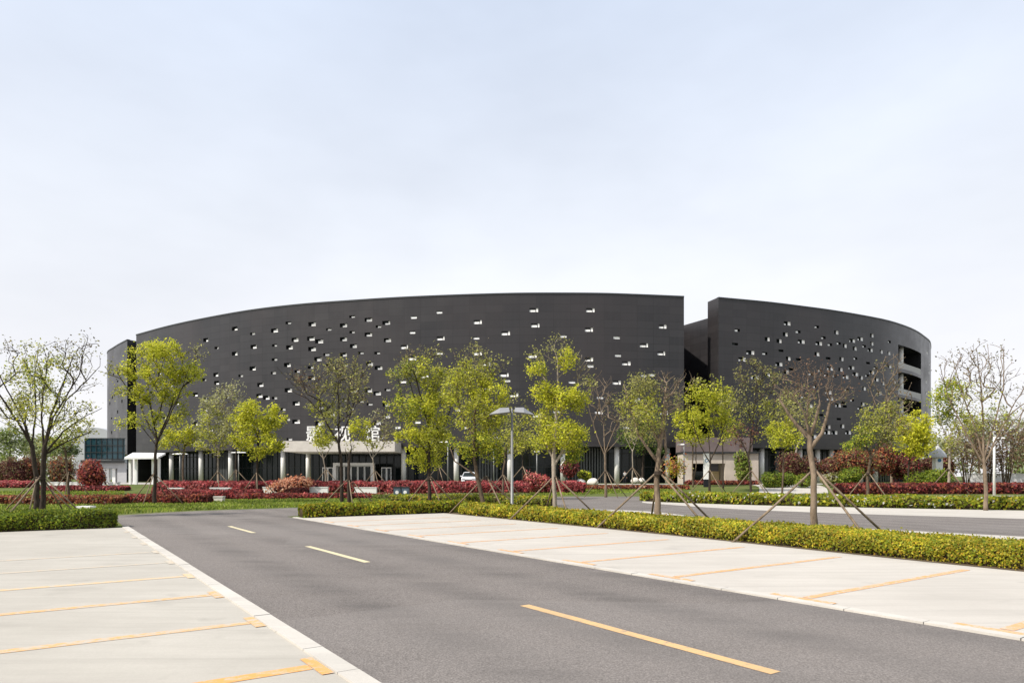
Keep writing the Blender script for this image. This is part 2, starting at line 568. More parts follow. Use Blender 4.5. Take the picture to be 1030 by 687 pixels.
def make_tree(label, group, px, Z, trunk, limbs, clumps, bark='bark_m', seed=1, stakes=None, leafpx=2.35,
              base_z=None, name='tree', tipr=0.30, cat='tree', spread=1.0):
    """trunk: [(px,py,width_px)...] from the foot up; limbs: lists of the same; clumps: (px,py,rx,ry,twigs,leaves per twig,palette)."""
    rng = np.random.default_rng(seed)
    x0 = (trunk[0][0] - CX) / F * Z
    foot = np.array((x0, Z, hfun(x0, Z) if base_z is None else base_z))
    pos, par, rmin = [], [], []

    def node(p, pa, r):
        pos.append(np.array(p, float))
        par.append(pa)
        rmin.append(r)
        return len(pos) - 1

    def poly(pts, pa, first_in):
        last = pa
        for a, b in zip(pts[:-1], pts[1:]):
            L = np.linalg.norm(b[0] - a[0])
            k = max(1, int(L / 0.25))
            for i in range(1, k + 1):
                t = i / k
                p = a[0] * (1 - t) + b[0] * t + rng.normal(size=3) * 0.012 * min(1.0, L) * (t < 1)
                last = node(p, last, a[1] * (1 - t) + b[1] * t)
        return last

    tp = []
    for i, (qx, qy, w) in enumerate(trunk):
        p = np.array(wp(qx, qy, Z))
        if i == 0:
            p = foot.copy()
            p[2] -= 0.05
        else:
            p[1] += rng.normal() * 0.05
        tp.append((p, 0.5 * TW * w / F * Z))
    root = node(tp[0][0], -1, tp[0][1] * 1.25)
    tp[0] = (tp[0][0], tp[0][1] * 1.25)
    top = poly(tp, root, True)
    ntr = len(pos)
    fork_z = pos[top][2] - 0.25 * (pos[top][2] - foot[2])
    crown_hw = 0.01
    for c in clumps:
        crown_hw = max(crown_hw, (abs(c[0] - trunk[-1][0]) + c[2]) / F * Z)
    for lb in limbs:
        pts = []
        ydir = rng.uniform(-0.28, 0.28)
        p0 = np.array(wp(lb[0][0], lb[0][1], Z))
        A = np.array(pos)
        near = int(np.argmin(np.linalg.norm(A[:, [0, 2]] - p0[[0, 2]], axis=1)))
        pts.append((pos[near], 0.5 * TW * lb[0][2] / F * Z))
        tot = 0
        for q0, q1 in zip(lb[:-1], lb[1:]):
            p = np.array(wp(q1[0], q1[1], Z))
            tot += math.hypot(q1[0] - q0[0], q1[1] - q0[1]) / F * Z
            p[1] = pos[near][1] + ydir * tot
            pts.append((p, 0.5 * TW * q1[2] / F * Z))
        poly(pts, near, False)
    # twig tips
    tips, tc = [], []
    for ci, (qx, qy, rx, ry, nt_, nl, colname) in enumerate(clumps):
        c = np.array(wp(qx, qy, Z))
        RX, RY = rx / F * Z, ry / F * Z
        RD = min(crown_hw, 0.5 * (RX + RY) * 1.15)
        c[1] += rng.uniform(-0.35, 0.35) * max(0.0, crown_hw - RD * 0.5)
        if nl <= 2:
            nt_ = int(nt_ * 1.6)          # bare crowns: many fine twigs
        k = 0
        while k < nt_:
            d = rng.uniform(-1, 1, 3)
            if np.dot(d, d) > 1:
                continue
            tips.append(c + d * np.array((RX, RD, RY)))
            tc.append((nl, colname))
            k += 1
    order = np.argsort([np.linalg.norm(t - pos[top]) for t in tips]) if tips else []
    CAPN = 9000
    PA = np.zeros((CAPN, 3))
    PA[:len(pos)] = pos
    PD = np.zeros((CAPN, 3))
    for i in range(len(pos)):
        if par[i] >= 0:
            q = pos[i] - pos[par[i]]
            PD[i] = q / (np.linalg.norm(q) + 1e-9)
    n_used = len(pos)
    L_pts, L_cols = [], []
    lsz = max(0.055, leafpx / F * Z)
    for ti in order:
        t = tips[ti]
        A = PA[:n_used]
        dv = t - A
        dist = np.linalg.norm(dv, axis=1)
        cosang = np.einsum('ij,ij->i', dv, PD[:n_used]) / (dist + 1e-6)
        cost = dist * (1 + 1.3 * (1 - cosang)) + 1.8 * np.maximum(0, 0.42 * dist - dv[:, 2])
        cost[:ntr] += np.where(A[:ntr, 2] < fork_z, 3.0 + fork_z - A[:ntr, 2], 0)
        bi = int(np.argmin(cost))
        D = dist[bi]
        pd = A[bi] - A[par[bi]] if par[bi] >= 0 else np.array((0, 0, 1.0))
        pd = pd / (np.linalg.norm(pd) + 1e-9)
        ctrl = A[bi] + (pd * 0.28 + 0.62 * dv[bi] / (D + 1e-6) + np.array((0, 0, 0.06))) * D * 0.5
        k = max(2, int(D / (0.22 + 0.002 * Z)))
        last = bi
        seg = []
        for i in range(1, k + 1):
            s = i / k
            p = (1 - s) ** 2 * A[bi] + 2 * s * (1 - s) * ctrl + s * s * t + rng.normal(size=3) * 0.010 * min(1.2, D)
            last = node(p, last, 0)
            if n_used < CAPN:
                PA[n_used] = p
                q = p - (seg[-1] if seg else A[bi])
                PD[n_used] = q / (np.linalg.norm(q) + 1e-9)
                n_used += 1
            seg.append(p)
        nl, cn = tc[ti]
        if nl > 0:
            nl_ = max(1, int(rng.poisson(nl * LEAFMUL)))
            seg = np.array(seg[-max(1, int(len(seg) * 0.75)):])
            base = seg[rng.integers(0, len(seg), nl_)]
            sp = (0.08 + 0.0028 * Z) * spread * 0.85
            L_pts.append(base + rng.normal(size=(nl_, 3)) * sp)
            cc = leaf_cols(rng, cn if isinstance(cn, list) else [(cn, 1)], nl_) * rng.uniform(0.78, 1.18)
            L_cols.append(cc)
    # radii by the pipe model
    n = len(pos)
    tr = max(0.0045, tipr * 0.5 / F * Z)
    acc = np.zeros(n)
    kids = [[] for _ in range(n)]
    for i in range(n - 1, -1, -1):
        if acc[i] == 0:
            acc[i] = 1.0
        if par[i] >= 0:
            acc[par[i]] += acc[i]
            kids[par[i]].append(i)
    rr = tr * acc ** 0.40
    R0 = rmin[ntr - 1]
    scale_top = rr[ntr - 1]
    if scale_top > R0 > tr:
        rr = np.where(rr > tr, tr + (rr - tr) * (R0 - tr) / (scale_top - tr), rr)
    rr = np.maximum(rr, 0)
    for i in range(n):
        if rmin[i] > 0:
            rr[i] = max(rmin[i], min(rr[i], rmin[i] * 1.15))
    o = thing(name, label, cat, tuple(foot), group)
    mb = MB()
    done = [False] * n
    stack = [root]
    while stack:
        s = stack.pop()
        ch = [s] if par[s] < 0 else [par[s], s]
        cur = s
        while kids[cur]:
            ks = sorted(kids[cur], key=lambda q: -(rr[q] + (10 if q < ntr else 0)))
            stack += ks[1:]
            cur = ks[0]
            ch.append(cur)
        if len(ch) < 2:
            continue
        rad = [rr[c] for c in ch]
        if par[s] >= 0:
            rad[0] = min(rad[0], rad[1] * 1.25)
        nsd = 10 if rad[0] > 0.08 else (6 if rad[0] > 0.03 else 3)
        mb.tube([pos[c] for c in ch], rad, nsd, cap=rad[0] > 0.03)
    mb.build('trunk', M[bark], o, smooth=True)
    if L_pts:
        P = np.vstack(L_pts)
        C = np.vstack(L_cols)
        V = leaf_quads(rng, P, lsz, np.tile((-0.25, -0.2, 0.95), (len(P), 1)), 0.36, 0.6)
        place('crown', quad_cloud('crown', V, C, M['leaf']), o)
    if stakes:
        tz, rad, angs, pr = stakes
        for a in angs:
            mbp = MB()
            ax = a + rng.normal() * 0.06
            ft = np.array((foot[0] + rad * math.cos(ax), foot[1] + rad * math.sin(ax), 0))
            ft[2] = hfun(ft[0], ft[1]) - 0.05
            tt = np.array((foot[0], foot[1], foot[2] + tz)) + 0.11 * np.array((math.cos(ax), math.sin(ax), 0)) + np.array((0, 0, rng.normal() * 0.03))
            ext = tt + (tt - ft) * 0.04
            mbp.tube([ft, (ft + ext) / 2 + rng.normal(size=3) * 0.01, ext], [pr, pr * 0.95, pr * 0.9], 7)
            mbp.build('support_pole', M['pole_wood'], o, smooth=True)
        mbb = MB()
        w = max(0.08, trunk[0][2] * 0.5 * TW / F * Z + 0.04)
        mbb.tube([(foot[0], foot[1], foot[2] + tz - 0.10), (foot[0], foot[1], foot[2] + tz + 0.03)], [w, w], 10)
        mbb.build('binding', M['bark_d'], o)
    return o


# ------------------------------------------------------------------ hedges and shrubs
def hedge(name, label, cat, path, width, height, pal, body='soil_body', seed=1, leaf=None, dens=None, group=None, lump=0.12, topz=None):
    rng = np.random.default_rng(seed)
    P = np.array(path, float)
    Lt = np.sum(np.linalg.norm(np.diff(P, axis=0), axis=1))
    n = max(4, int(Lt / 0.35))
    Q = smooth_line(P, n) if len(P) > 2 else strip_pts(P, n)
    T = np.gradient(Q, axis=0)
    T /= np.linalg.norm(T, axis=1, keepdims=True)
    R = np.stack([T[:, 1], -T[:, 0]], 1)
    # cross-section, from one foot over the top to the other
    cs = [(-0.48, 0.0), (-0.5, 0.35), (-0.485, 0.7), (-0.42, 0.92), (-0.22, 1.0), (0, 1.02), (0.22, 1.0), (0.42, 0.92), (0.485, 0.7), (0.5, 0.35), (0.48, 0.0)]
    m = len(cs)
    lum = np.ones((n, m))
    ph = rng.uniform(0, 6.28, 12)
    fr = rng.uniform(0.8, 4.5, 12)
    s = np.linspace(0, Lt, n)
    for j in range(m):
        for q in range(12):
            lum[:, j] += lump / 6 * np.sin(fr[q] * s + ph[q] + j * 0.9 * (q % 3))
    endt = np.minimum(1, np.minimum(s, Lt - s) / 0.35 * 0.45 + 0.55)
    mb = MB()
    S = np.zeros((n, m, 3))
    for i in range(n):
        for j, (a, b) in enumerate(cs):
            w = a * width * lum[i, j] * endt[i]
            x, y = Q[i] + R[i] * w
            z = b * height * lum[i, j] * (0.75 + 0.25 * endt[i])
            S[i, j] = (x, y, hfun(x, y) + z)
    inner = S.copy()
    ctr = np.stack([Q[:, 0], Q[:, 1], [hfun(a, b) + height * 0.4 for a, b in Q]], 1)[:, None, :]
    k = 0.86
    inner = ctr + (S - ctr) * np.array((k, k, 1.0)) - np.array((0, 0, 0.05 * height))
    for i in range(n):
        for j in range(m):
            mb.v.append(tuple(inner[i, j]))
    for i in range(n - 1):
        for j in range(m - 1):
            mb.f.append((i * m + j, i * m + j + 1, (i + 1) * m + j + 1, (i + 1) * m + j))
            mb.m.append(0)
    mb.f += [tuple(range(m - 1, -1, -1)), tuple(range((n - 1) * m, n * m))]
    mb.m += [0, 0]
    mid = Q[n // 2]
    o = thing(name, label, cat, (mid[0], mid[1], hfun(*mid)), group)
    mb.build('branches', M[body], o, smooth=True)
    # leaves, denser where the hedge is near
    dist = np.hypot(Q[:, 0], Q[:, 1])
    px_m = F / np.maximum(5.0, Q[:, 1])
    vis = (np.abs(Q[:, 0] / np.maximum(Q[:, 1], 1) * F) < 640) & (Q[:, 1] > 4)
    lsz = np.maximum(0.05, (leaf or 3.0) / px_m)
    per_m = (dens or 1.6) * (width + 2 * height) / (lsz ** 2 * 0.3) * np.where(vis, 1, 0.12)
    cnt = rng.poisson(per_m * Lt / n)
    I = np.repeat(np.arange(n), cnt)
    tot = len(I)
    fi = np.clip(I + rng.uniform(-0.5, 0.5, tot), 0, n - 1.001)
    seglen = [math.hypot((b[0] - a[0]) * width, (b[1] - a[1]) * height) for a, b in zip(cs[:-1], cs[1:])]
    cum = np.r_[0, np.cumsum(seglen)]
    fj = np.interp(rng.uniform(0, cum[-1], tot), cum, np.arange(m))
    fj = np.clip(fj, 0, m - 1.001)
    hv = np.interp(fj, np.arange(m), [c[1] for c in cs])
    keep = rng.random(tot) < np.clip(0.22 + hv * 1.9, 0, 1)          # leggy towards the foot
    I, fi, fj = I[keep], fi[keep], fj[keep]
    tot = len(I)
    i0, j0 = fi.astype(int), fj.astype(int)
    a, b = (fi - i0)[:, None], (fj - j0)[:, None]
    p = (S[i0, j0] * (1 - a) + S[np.minimum(i0 + 1, n - 1), j0] * a) * (1 - b) + (S[i0, j0 + 1] * (1 - a) + S[np.minimum(i0 + 1, n - 1), j0 + 1] * a) * b
    nr = p - ctr[i0, 0]
    nr /= np.linalg.norm(nr, axis=1, keepdims=True) + 1e-9
    p = p + nr * (rng.normal(size=(tot, 1)) * 0.035 - 0.02) + np.array((0, 0, 1)) * np.abs(rng.normal(size=(tot, 1))) * 0.03
    p[:, 2] = np.maximum(p[:, 2], 0.01)
    C = leaf_cols(rng, pal, tot)
    C *= (0.85 + 0.3 * np.sin(fi * 0.9 + rng.uniform(0, 6)) * np.sin(fi * 0.37 + fj))[:, None].clip(0.7, 1.2)
    V = leaf_quads(rng, p, lsz[i0][:, None], nr, 0.45, 0.62)
    place('foliage', quad_cloud('foliage', V, C, M['leaf']), o)
    return o


def shrub(name, label, px, pyc, rx, ry, Z, pal, seed=1, group=None, body='soil_body', stem=False, leafpx=2.4, cover=2.4, flatbot=True, cat='shrub', airy=False):
    rng = np.random.default_rng(seed)
    x = (px - CX) / F * Z
    gz = hfun(x, Z)
    c = np.array(wp(px, pyc, Z))
    RX, RY = rx / F * Z, ry / F * Z
    R = np.array((RX, RX * 0.9, RY))
    o = thing(name, label, cat, (x, Z, gz), group)
    lob = rng.normal(size=(16, 3))
    lob /= np.linalg.norm(lob, axis=1, keepdims=True)
    la = rng.uniform(0.08, 0.42, 16)

    def rad(d):
        r = np.ones(len(d)) * 0.80
        for l, a in zip(lob, la):
            r += a * np.maximum(0, d @ l - 0.62) * 1.9
        return r
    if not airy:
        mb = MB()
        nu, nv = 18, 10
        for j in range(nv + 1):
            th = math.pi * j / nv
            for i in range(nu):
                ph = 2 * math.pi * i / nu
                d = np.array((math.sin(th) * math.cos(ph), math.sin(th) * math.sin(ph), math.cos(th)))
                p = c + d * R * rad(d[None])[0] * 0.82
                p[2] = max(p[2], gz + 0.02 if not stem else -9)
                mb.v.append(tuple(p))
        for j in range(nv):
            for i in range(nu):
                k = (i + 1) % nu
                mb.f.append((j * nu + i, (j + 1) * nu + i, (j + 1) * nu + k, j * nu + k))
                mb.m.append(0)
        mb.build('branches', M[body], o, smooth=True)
    lsz = max(0.05, leafpx / F * Z)
    n = int(cover * 4 * rx * ry * 3.14 / (leafpx ** 2 * 0.35))
    d = rng.normal(size=(n, 3))
    d /= np.linalg.norm(d, axis=1, keepdims=True)
    rr = rad(d) * (np.clip(rng.normal(0.98, 0.13, n), .7, 1.4) if not airy else rng.uniform(0.1, 1.05, n) ** 0.45)
    p = c + d * R * rr[:, None]
    p = p[p[:, 2] > gz + (0.03 if not stem else -0.5)]
    d = (p - c) / R
    C = leaf_cols(rng, pal, len(p)) * (0.9 + 0.2 * rng.random((len(p), 1)))
    V = leaf_quads(rng, p, lsz, d, 0.4, 0.62)
    place('foliage', quad_cloud('foliage', V, C, M['leaf']), o)
    if stem or airy:
        mb = MB()
        k = 1 if stem and not airy else 9
        for q in range(k):
            an = 2 * math.pi * q / k
            b0 = np.array((x + 0.1 * RX * math.cos(an) * (k > 1), Z + 0.1 * RX * math.sin(an) * (k > 1), gz - 0.05))
            t0 = c + (np.array((math.cos(an) * RX * rng.uniform(0.2, 0.75), math.sin(an) * RX * 0.5, RY * rng.uniform(0.3, 0.95))) if k > 1 else 0)
            r0 = max(0.03, (1.6 if k == 1 else 0.5) / F * Z)
            mid = (b0 + t0) / 2 + rng.normal(size=3) * 0.06 * RX - np.array(((t0 - b0)[0] * 0.15, 0, 0))
            mb.tube([b0, mid, t0], [r0, r0 * 0.8, r0 * 0.4], 6)
            if k > 1:
                for w in range(5):
                    s0 = mid * (1 - w / 5) + t0 * (w / 5)
                    e = s0 + rng.normal(size=3) * np.array((RX, RX, RY)) * 0.4 + np.array((0, 0, RY * 0.3))
                    mb.tube([s0, e], [r0 * 0.4, r0 * 0.15], 4)
        mb.build('trunk' if k == 1 else 'stems', M['bark_d' if not airy else 'bark_m'], o, smooth=True)
    return o


# ================================================================== SETTING: ground, roads, paving
def axis(lo, hi, step, far):
    a = list(np.arange(lo, hi + 0.01, step))
    return [-f for f in far[::-1]] + a + list(far)


gx = axis(-160, 160, 4, [220, 400, 900, 2500])
gy = [-60, -20] + list(np.arange(-10, 260.1, 2.5)) + [300, 420, 900, 3500]
mb = MB()
for y in gy:
    for x in gx:
        mb.v.append((x, y, hfun(x, y)))
nx = len(gx)
for j in range(len(gy) - 1):
    for i in range(nx - 1):
        mb.f.append((j * nx + i, j * nx + i + 1, (j + 1) * nx + i + 1, (j + 1) * nx + i))
        mb.m.append(0)
struct('ground', mb, M['ground'], smooth=True)


def flat(name, pts, z, m, parent=None):
    mb = MB()
    mb.face([(x, y, z) for x, y in pts])
    n = mb
    # wind upwards
    A = sum(pts[i][0] * pts[(i + 1) % len(pts)][1] - pts[(i + 1) % len(pts)][0] * pts[i][1] for i in range(len(pts)))
    if A < 0:
        mb.f[0] = mb.f[0][::-1]
    o = mb.build(name, m, parent)
    if parent is None:
        tag(o, kind='structure')
    return o


VL, VR = 2.33, 8.80
road = flat('road', [uv(-14, VL), uv(27.15, VL), gp(123, 528.5), gp(112, 518.8)] +
            [tuple(p) for p in smooth_line([gp(112, 518.8), gp(200, 513.8), gp(300, 510.6), gp(420, 505.5), gp(560, 499.6), gp(640, 497.6)], 24)[1:]] +
            [gp(651, 502), gp(662, 507), gp(770, 513.6), gp(1030, 522), gp(1500, 533),
             gp(1500, 566), gp(1030, 540), gp(830, 529.6), gp(760, 524.6), gp(700, 519.4), gp(641, 513.8), gp(560, 511.6), gp(480, 512.2), uv(33.2, 14.5), uv(31.4, 10.2), uv(30.6, VR), uv(-14, VR)], 0.006, M['asphalt'])
flat('left_parking_bay', [uv(-14, VL - 0.17), uv(27.2, VL - 0.17), uv(27.2, -34), uv(-14, -34)], 0.012, M['conc_l'])
rp = flat('right_parking_bay', [uv(-14, VR + 0.17), uv(29.0, VR + 0.17), uv(29.0, 16.2), uv(15, 15.9), uv(5, 15.3), uv(-14, 15.3)], 0.012, M['conc_r'])
lp = bpy.data.objects['left_parking_bay']
# flush kerb stones between road and parking
for (v0, v1, u1, nm) in ((VL - 0.17, VL + 0.03, 27.4, 'left_kerb'), (VR - 0.03, VR + 0.15, 29.6, 'right_kerb')):
    mb = MB()
    u = -14.0
    while u < u1:
        e = min(u1, u + 0.985)
        A, B, C_, D = uv(u, v0), uv(e, v0), uv(e, v1), uv(u, v1)
        jz = random.Random(int(u * 7)).uniform(0, 0.006)
        mb.hull([(*A, -0.1), (*D, -0.1), (*C_, -0.1), (*B, -0.1)], [(*A, 0.03 + jz), (*D, 0.03 + jz), (*C_, 0.03 + jz), (*B, 0.03 + jz)])
        u = e + 0.012
    struct(nm, mb, M['kerb'])


def uvquad(name, u0, u1, v0, v1, z, m, parent):
    mb = MB()
    n = max(1, int(max(abs(u1 - u0), abs(v1 - v0)) / 0.5))
    lu = abs(u1 - u0) > abs(v1 - v0)
    rg = random.Random(int(u0 * 91 + v0 * 7))
    e0, e1 = [], []
    for i in range(n + 1):
        t = i / n
        j0, j1 = rg.uniform(-.006, .006), rg.uniform(-.006, .006)
        if lu:
            uu = u0 + (u1 - u0) * t
            e0.append((*uv(uu, v0 + j0), z)); e1.append((*uv(uu, v1 + j1), z))
        else:
            vv = v0 + (v1 - v0) * t
            e0.append((*uv(u0 + j0, vv), z)); e1.append((*uv(u1 + j1, vv), z))
    for i in range(n):
        mb.face([e0[i], e1[i], e1[i + 1], e0[i + 1]] if not lu else [e0[i], e0[i + 1], e1[i + 1], e1[i]])
    return mb.build(name, m, parent)


for k in range(-3, 9):
    u = 6.30 + 2.33 * k
    if u > 26.5:
        break
    pm = M['orange_l' if k < 1 else ('orange_m' if k < 3 else ('orange_f' if k < 4 else 'orange_g'))]
    if k < 6:
        uvquad('parking_line', u - 0.085, u + 0.085, VL - 6.2, VL - 0.30, 0.016, pm, lp)
    uvquad('parking_line', u - 0.32, u + 0.32, VL - 0.30, VL - 0.185, 0.020, pm, lp)
for k in range(-3, 9):
    u = 5.75 + 2.52 * k
    if u > 28:
        break
    uvquad('parking_line', u - 0.075, u + 0.075, VR + 0.42, VR + 5.7, 0.016, M['orange_r'], rp)
    uvquad('parking_line', u - 0.5, u + 0.5, VR + 0.22, VR + 0.36, 0.020, M['orange_r'], rp)


def uvof(px, py):
    x, y = gp(px, py)
    return x * DU[0] + y * DU[1], x * DV[0] + y * DV[1]


for (a, b, m) in (((781, 677), (527, 609), 'amber'), ((371, 565.5), (308, 549.5), 'cream'), ((255, 536), (231, 529.2), 'cream')):
    ua, va = uvof(*a)
    ub, vb = uvof(*b)
    va = vb = (va + vb) / 2
    uvquad('lane_line', min(ua, ub), max(ua, ub), va - 0.075, va + 0.075, 0.010, M[m], road)

struct('soil_strip', drape([uv(29.6, 15.85), uv(28.2, 15.9), uv(15, 15.62), uv(5, 15.1), uv(-9, 15.15)], [uv(29.6, 18.6), uv(28.2, 18.4), uv(15, 18.0), uv(5, 17.4), uv(-9, 17.4)], 0.018, 60), M['soil'])
# pale gutter strips along the far road, and the path beyond the hedge
struct('far_pavement', drape([gp(646, 505.6), gp(662, 507), gp(770, 513.6), gp(1030, 522), gp(1500, 533)],
                             [gp(646, 504.2), gp(662, 505), gp(770, 508.5), gp(1030, 513.6), gp(1500, 520)], 0.014, 80), M['conc_r'])
struct('near_pavement', drape([gp(470, 513), gp(560, 511.6), gp(641, 513.8), gp(700, 519.4), gp(760, 524.6), gp(830, 529.6), gp(1030, 540), gp(1500, 566)],
                              [gp(470, 515), gp(560, 514.4), gp(641, 517.5), gp(700, 523.6), gp(760, 529.5), gp(830, 535), gp(1030, 546), gp(1500, 574)], 0.014, 80), M['conc_r'])
struct('path', drape([bx(655, 60)[:2], bx(740, 62)[:2], bx(838, 62)[:2], bx(1030, 62)[:2], bx(1400, 60)[:2]],
                     [bx(655, 58)[:2], bx(740, 56)[:2], bx(838, 55)[:2], bx(1030, 53)[:2], bx(1400, 50)[:2]], 0.012, 60), M['conc_r'])
struct('side_path', drape([bx(762, 62)[:2], bx(762, 75)[:2], bx(740, 86)[:2]], [bx(834, 62)[:2], bx(828, 75)[:2], bx(800, 86)[:2]], 0.016, 30, 6), M['conc_r'])
struct('plaza', drape([(-100, 84), (-40, 82.5), (0, 81.5), (40, 82), (110, 86)], [(-100, 120), (-60, 108), (0, 92), (40, 94), (110, 120)], 0.012, 60, 6), M['plaza'])

# grass
def grass_patch(polys, dens, seed, name, hgt=0.10, pal='grass'):
    rng = np.random.default_rng(seed)
    V, C = [], []
    for (a, b, n) in polys:
        A, B = strip_pts(a, 60), strip_pts(b, 60)
        t, s = rng.uniform(0, 58.99, n), rng.uniform(0, 1, n)
        i = t.astype(int)
        f = (t - i)[:, None]
        p = (A[i] * (1 - f) + A[i + 1] * f) * (1 - s[:, None]) + (B[i] * (1 - f) + B[i + 1] * f) * s[:, None]
        z = np.array([hfun(x, y) for x, y in p])
        w = 0.035 * p[:, 1] / 40 + 0.012
        an = rng.uniform(0, 6.28, n)
        h = hgt * rng.uniform(0.5, 1.7, n)
        lean = rng.normal(size=(n, 2)) * 0.06
        q = np.empty((n, 4, 3))
        dx, dy = np.cos(an) * w, np.sin(an) * w
        q[:, 0] = np.stack([p[:, 0] - dx, p[:, 1] - dy, z], 1)
        q[:, 1] = np.stack([p[:, 0] + dx, p[:, 1] + dy, z], 1)
        q[:, 2] = np.stack([p[:, 0] + dx * .3 + lean[:, 0], p[:, 1] + dy * .3 + lean[:, 1], z + h], 1)
        q[:, 3] = np.stack([p[:, 0] - dx * .3 + lean[:, 0], p[:, 1] - dy * .3 + lean[:, 1], z + h], 1)
        V.append(q.reshape(-1, 3))
        cl = 0.75 + 0.5 * (0.5 + 0.5 * np.sin(p[:, 0] * 1.3 + 2 * np.sin(p[:, 1] * 0.9)))
        C.append(leaf_cols(rng, [(pal, 1)], n) * cl[:, None])
    o = place(name, quad_cloud(name, np.vstack(V), np.vstack(C), M['leaf']))
    return tag(o, kind='stuff')


tag(grass_patch([
    ([gp(-60, 521), gp(112, 517.5), gp(200, 512.9), gp(300, 509.8), gp(420, 504.8)], [gp(-60, 506), gp(112, 505.5), gp(210, 503.5), gp(300, 502.5), gp(420, 500.5)], 26000),
    ([uv(28.8, -30), uv(28.8, 2.0)], [uv(34, -30), uv(33, 1.0)], 16000),
    ([gp(-60, 501.5), gp(125, 501)], [gp(-60, 497), gp(125, 497)], 7000),
], 0, 5, 'lawn_grass'), 'short green lawn grass between road and red hedges', 'grass')
tag(grass_patch([
    ([gp(420, 503.5), gp(560, 498.6), gp(690, 496.6)], [gp(420, 499.5), gp(560, 496), gp(690, 494.8)], 12000),
], 0, 6, 'verge_grass'), 'strip of green verge grass beyond the junction', 'grass')
tag(grass_patch([
    ([uv(27.5, 17.2), uv(15, 17.0), uv(0, 16.5)], [uv(29.5, 20.0), uv(17, 20.5), uv(6, 19.5)], 14000),
    ([uv(30.3, 9.5), uv(30.3, 17)], [uv(31.1, 10.3), uv(32.5, 15.5)], 4000),
    ([gp(655, 503.3), gp(770, 506), gp(1030, 510)], [gp(655, 501), gp(770, 501.5), gp(1030, 503.5)], 9000),
    ([bx(845, 68)[:2], bx(1060, 68)[:2]], [bx(845, 82)[:2], bx(1060, 82)[:2]], 9000),
], 0, 7, 'median_grass', 0.09), 'rough grass and weeds in the planted strips at right', 'grass')

# ================================================================== THE MUSEUM
HT, ZB = 27.75, 6.0
KH = F * (HT - CH)


def top_pt(px, py):
    Z = KH / (HY - py)
    return ((px - CX) / F * Z, Z)


main_pts = [top_pt(*q) for q in ((137, 336.5), (167, 328.3), (200, 321), (250, 312), (300, 306), (350, 302.2), (400, 299), (450, 296.8), (500, 295.2), (540, 294.6), (600, 294.8), (640, 296), (688, 298))]
right_pts = [top_pt(*q) for q in ((722.7, 299), (770, 303.4), (800, 307), (840, 312.4), (880, 319.4), (900, 324.2), (918, 330.8), (929, 337.6), (936, 345))]
left_pts = [top_pt(*q) for q in ((108, 355.5), (115.7, 348.3), (128, 341.4))]
wing_pts = right_pts + [(87.4, 142.5), (89.5, 156), (84, 178), (58, 203), (10, 214), (-40, 209), (-76, 190), (-88.5, 168), (-88.0, 153)] + left_pts
main_c = smooth_line(main_pts, 500)
wing_c = smooth_line(wing_pts, 1400)


class Curve:
    def __init__(s, P):
        s.P = P
        s.d = np.r_[0, np.cumsum(np.linalg.norm(np.diff(P, axis=0), axis=1))]
        s.L = s.d[-1]

    def at(s, t):
        return np.array([np.interp(t, s.d, s.P[:, 0]), np.interp(t, s.d, s.P[:, 1])])

    def nrm(s, t):                       # inward
        a, b = s.at(max(0, t - 0.6)), s.at(min(s.L, t + 0.6))
        d = (b - a) / np.linalg.norm(b - a)
        return np.array((-d[1], d[0]))

    def hit(s, px, lo=0.0, hi=1e9):      # nearest point seen under px
        a = s.P[:, 0] / s.P[:, 1] * F + CX - px
        best = None
        for i in range(len(a) - 1):
            if lo <= s.d[i] <= hi and a[i] * a[i + 1] <= 0:
                t = s.d[i] + (s.d[i + 1] - s.d[i]) * abs(a[i]) / (abs(a[i]) + abs(a[i + 1]) + 1e-12)
                p = s.at(t)
                if best is None or p[1] < best[1]:
                    best = (t, p[1])
        return best


CM, CW = Curve(main_c), Curve(wing_c)

RAWL = []


def add(x0, y0, sc, pts):
    for a, b in pts:
        RAWL.append((x0 + a / sc, y0 + b / sc))


add(200, 290, 6.4375, [(45,332),(112,388),(232,262),(232,420),(350,292),(355,380),(487,275),(487,370),(487,460),(580,222),(625,330),(585,382),(735,230),(722,326),(778,343),(730,393),(350,516),(110,560),(270,567),(35,592),(400,622),(575,495),(480,550),(635,535),(725,512),(770,460),(825,430),(840,265),(935,238),(990,283),(940,330),(995,183),(997,375),(935,430),(845,497),(945,495),(735,578)])
add(100, 280, 3.433, [(330,400),(330,500),(552,404),(603,412),(653,385),(677,432),(650,487),(680,493),(365,452),(655,555),(360,535),(875,388),(928,385),(958,397),(903,423),(932,435),(990,435),(870,450),(960,498),(735,343),(270,330),(845,420),(800,470),(760,500)])
add(360, 290, 6.4375, [(68,205),(180,222),(133,245),(68,300),(188,338),(360,187),(530,157),(353,287),(537,325),(300,380),(778,220),(770,320),(960,290),(20,418),(125,418),(78,490),(130,512),(528,422),(780,418),(830,490),(950,562),(355,452),(293,605)])
add(380, 340, 4.907, [(45,255),(42,325),(40,385),(125,215),(232,187),(215,340),(340,225),(637,210),(670,280),(400,355),(520,330),(540,250)])
add(520, 290, 5.722, [(95,127),(425,127),(102,212),(417,237),(265,277),(575,282),(840,222),(728,327),(832,373),(585,388),(627,433),(90,388),(415,410),(425,450),(780,500),(733,502),(575,541),(320,540)])
RAWL += [(603.4, 399.4), (602.5, 414.5), (668, 415), (518.6, 396), (560, 414), (640, 402), (630, 430), (540, 418)]
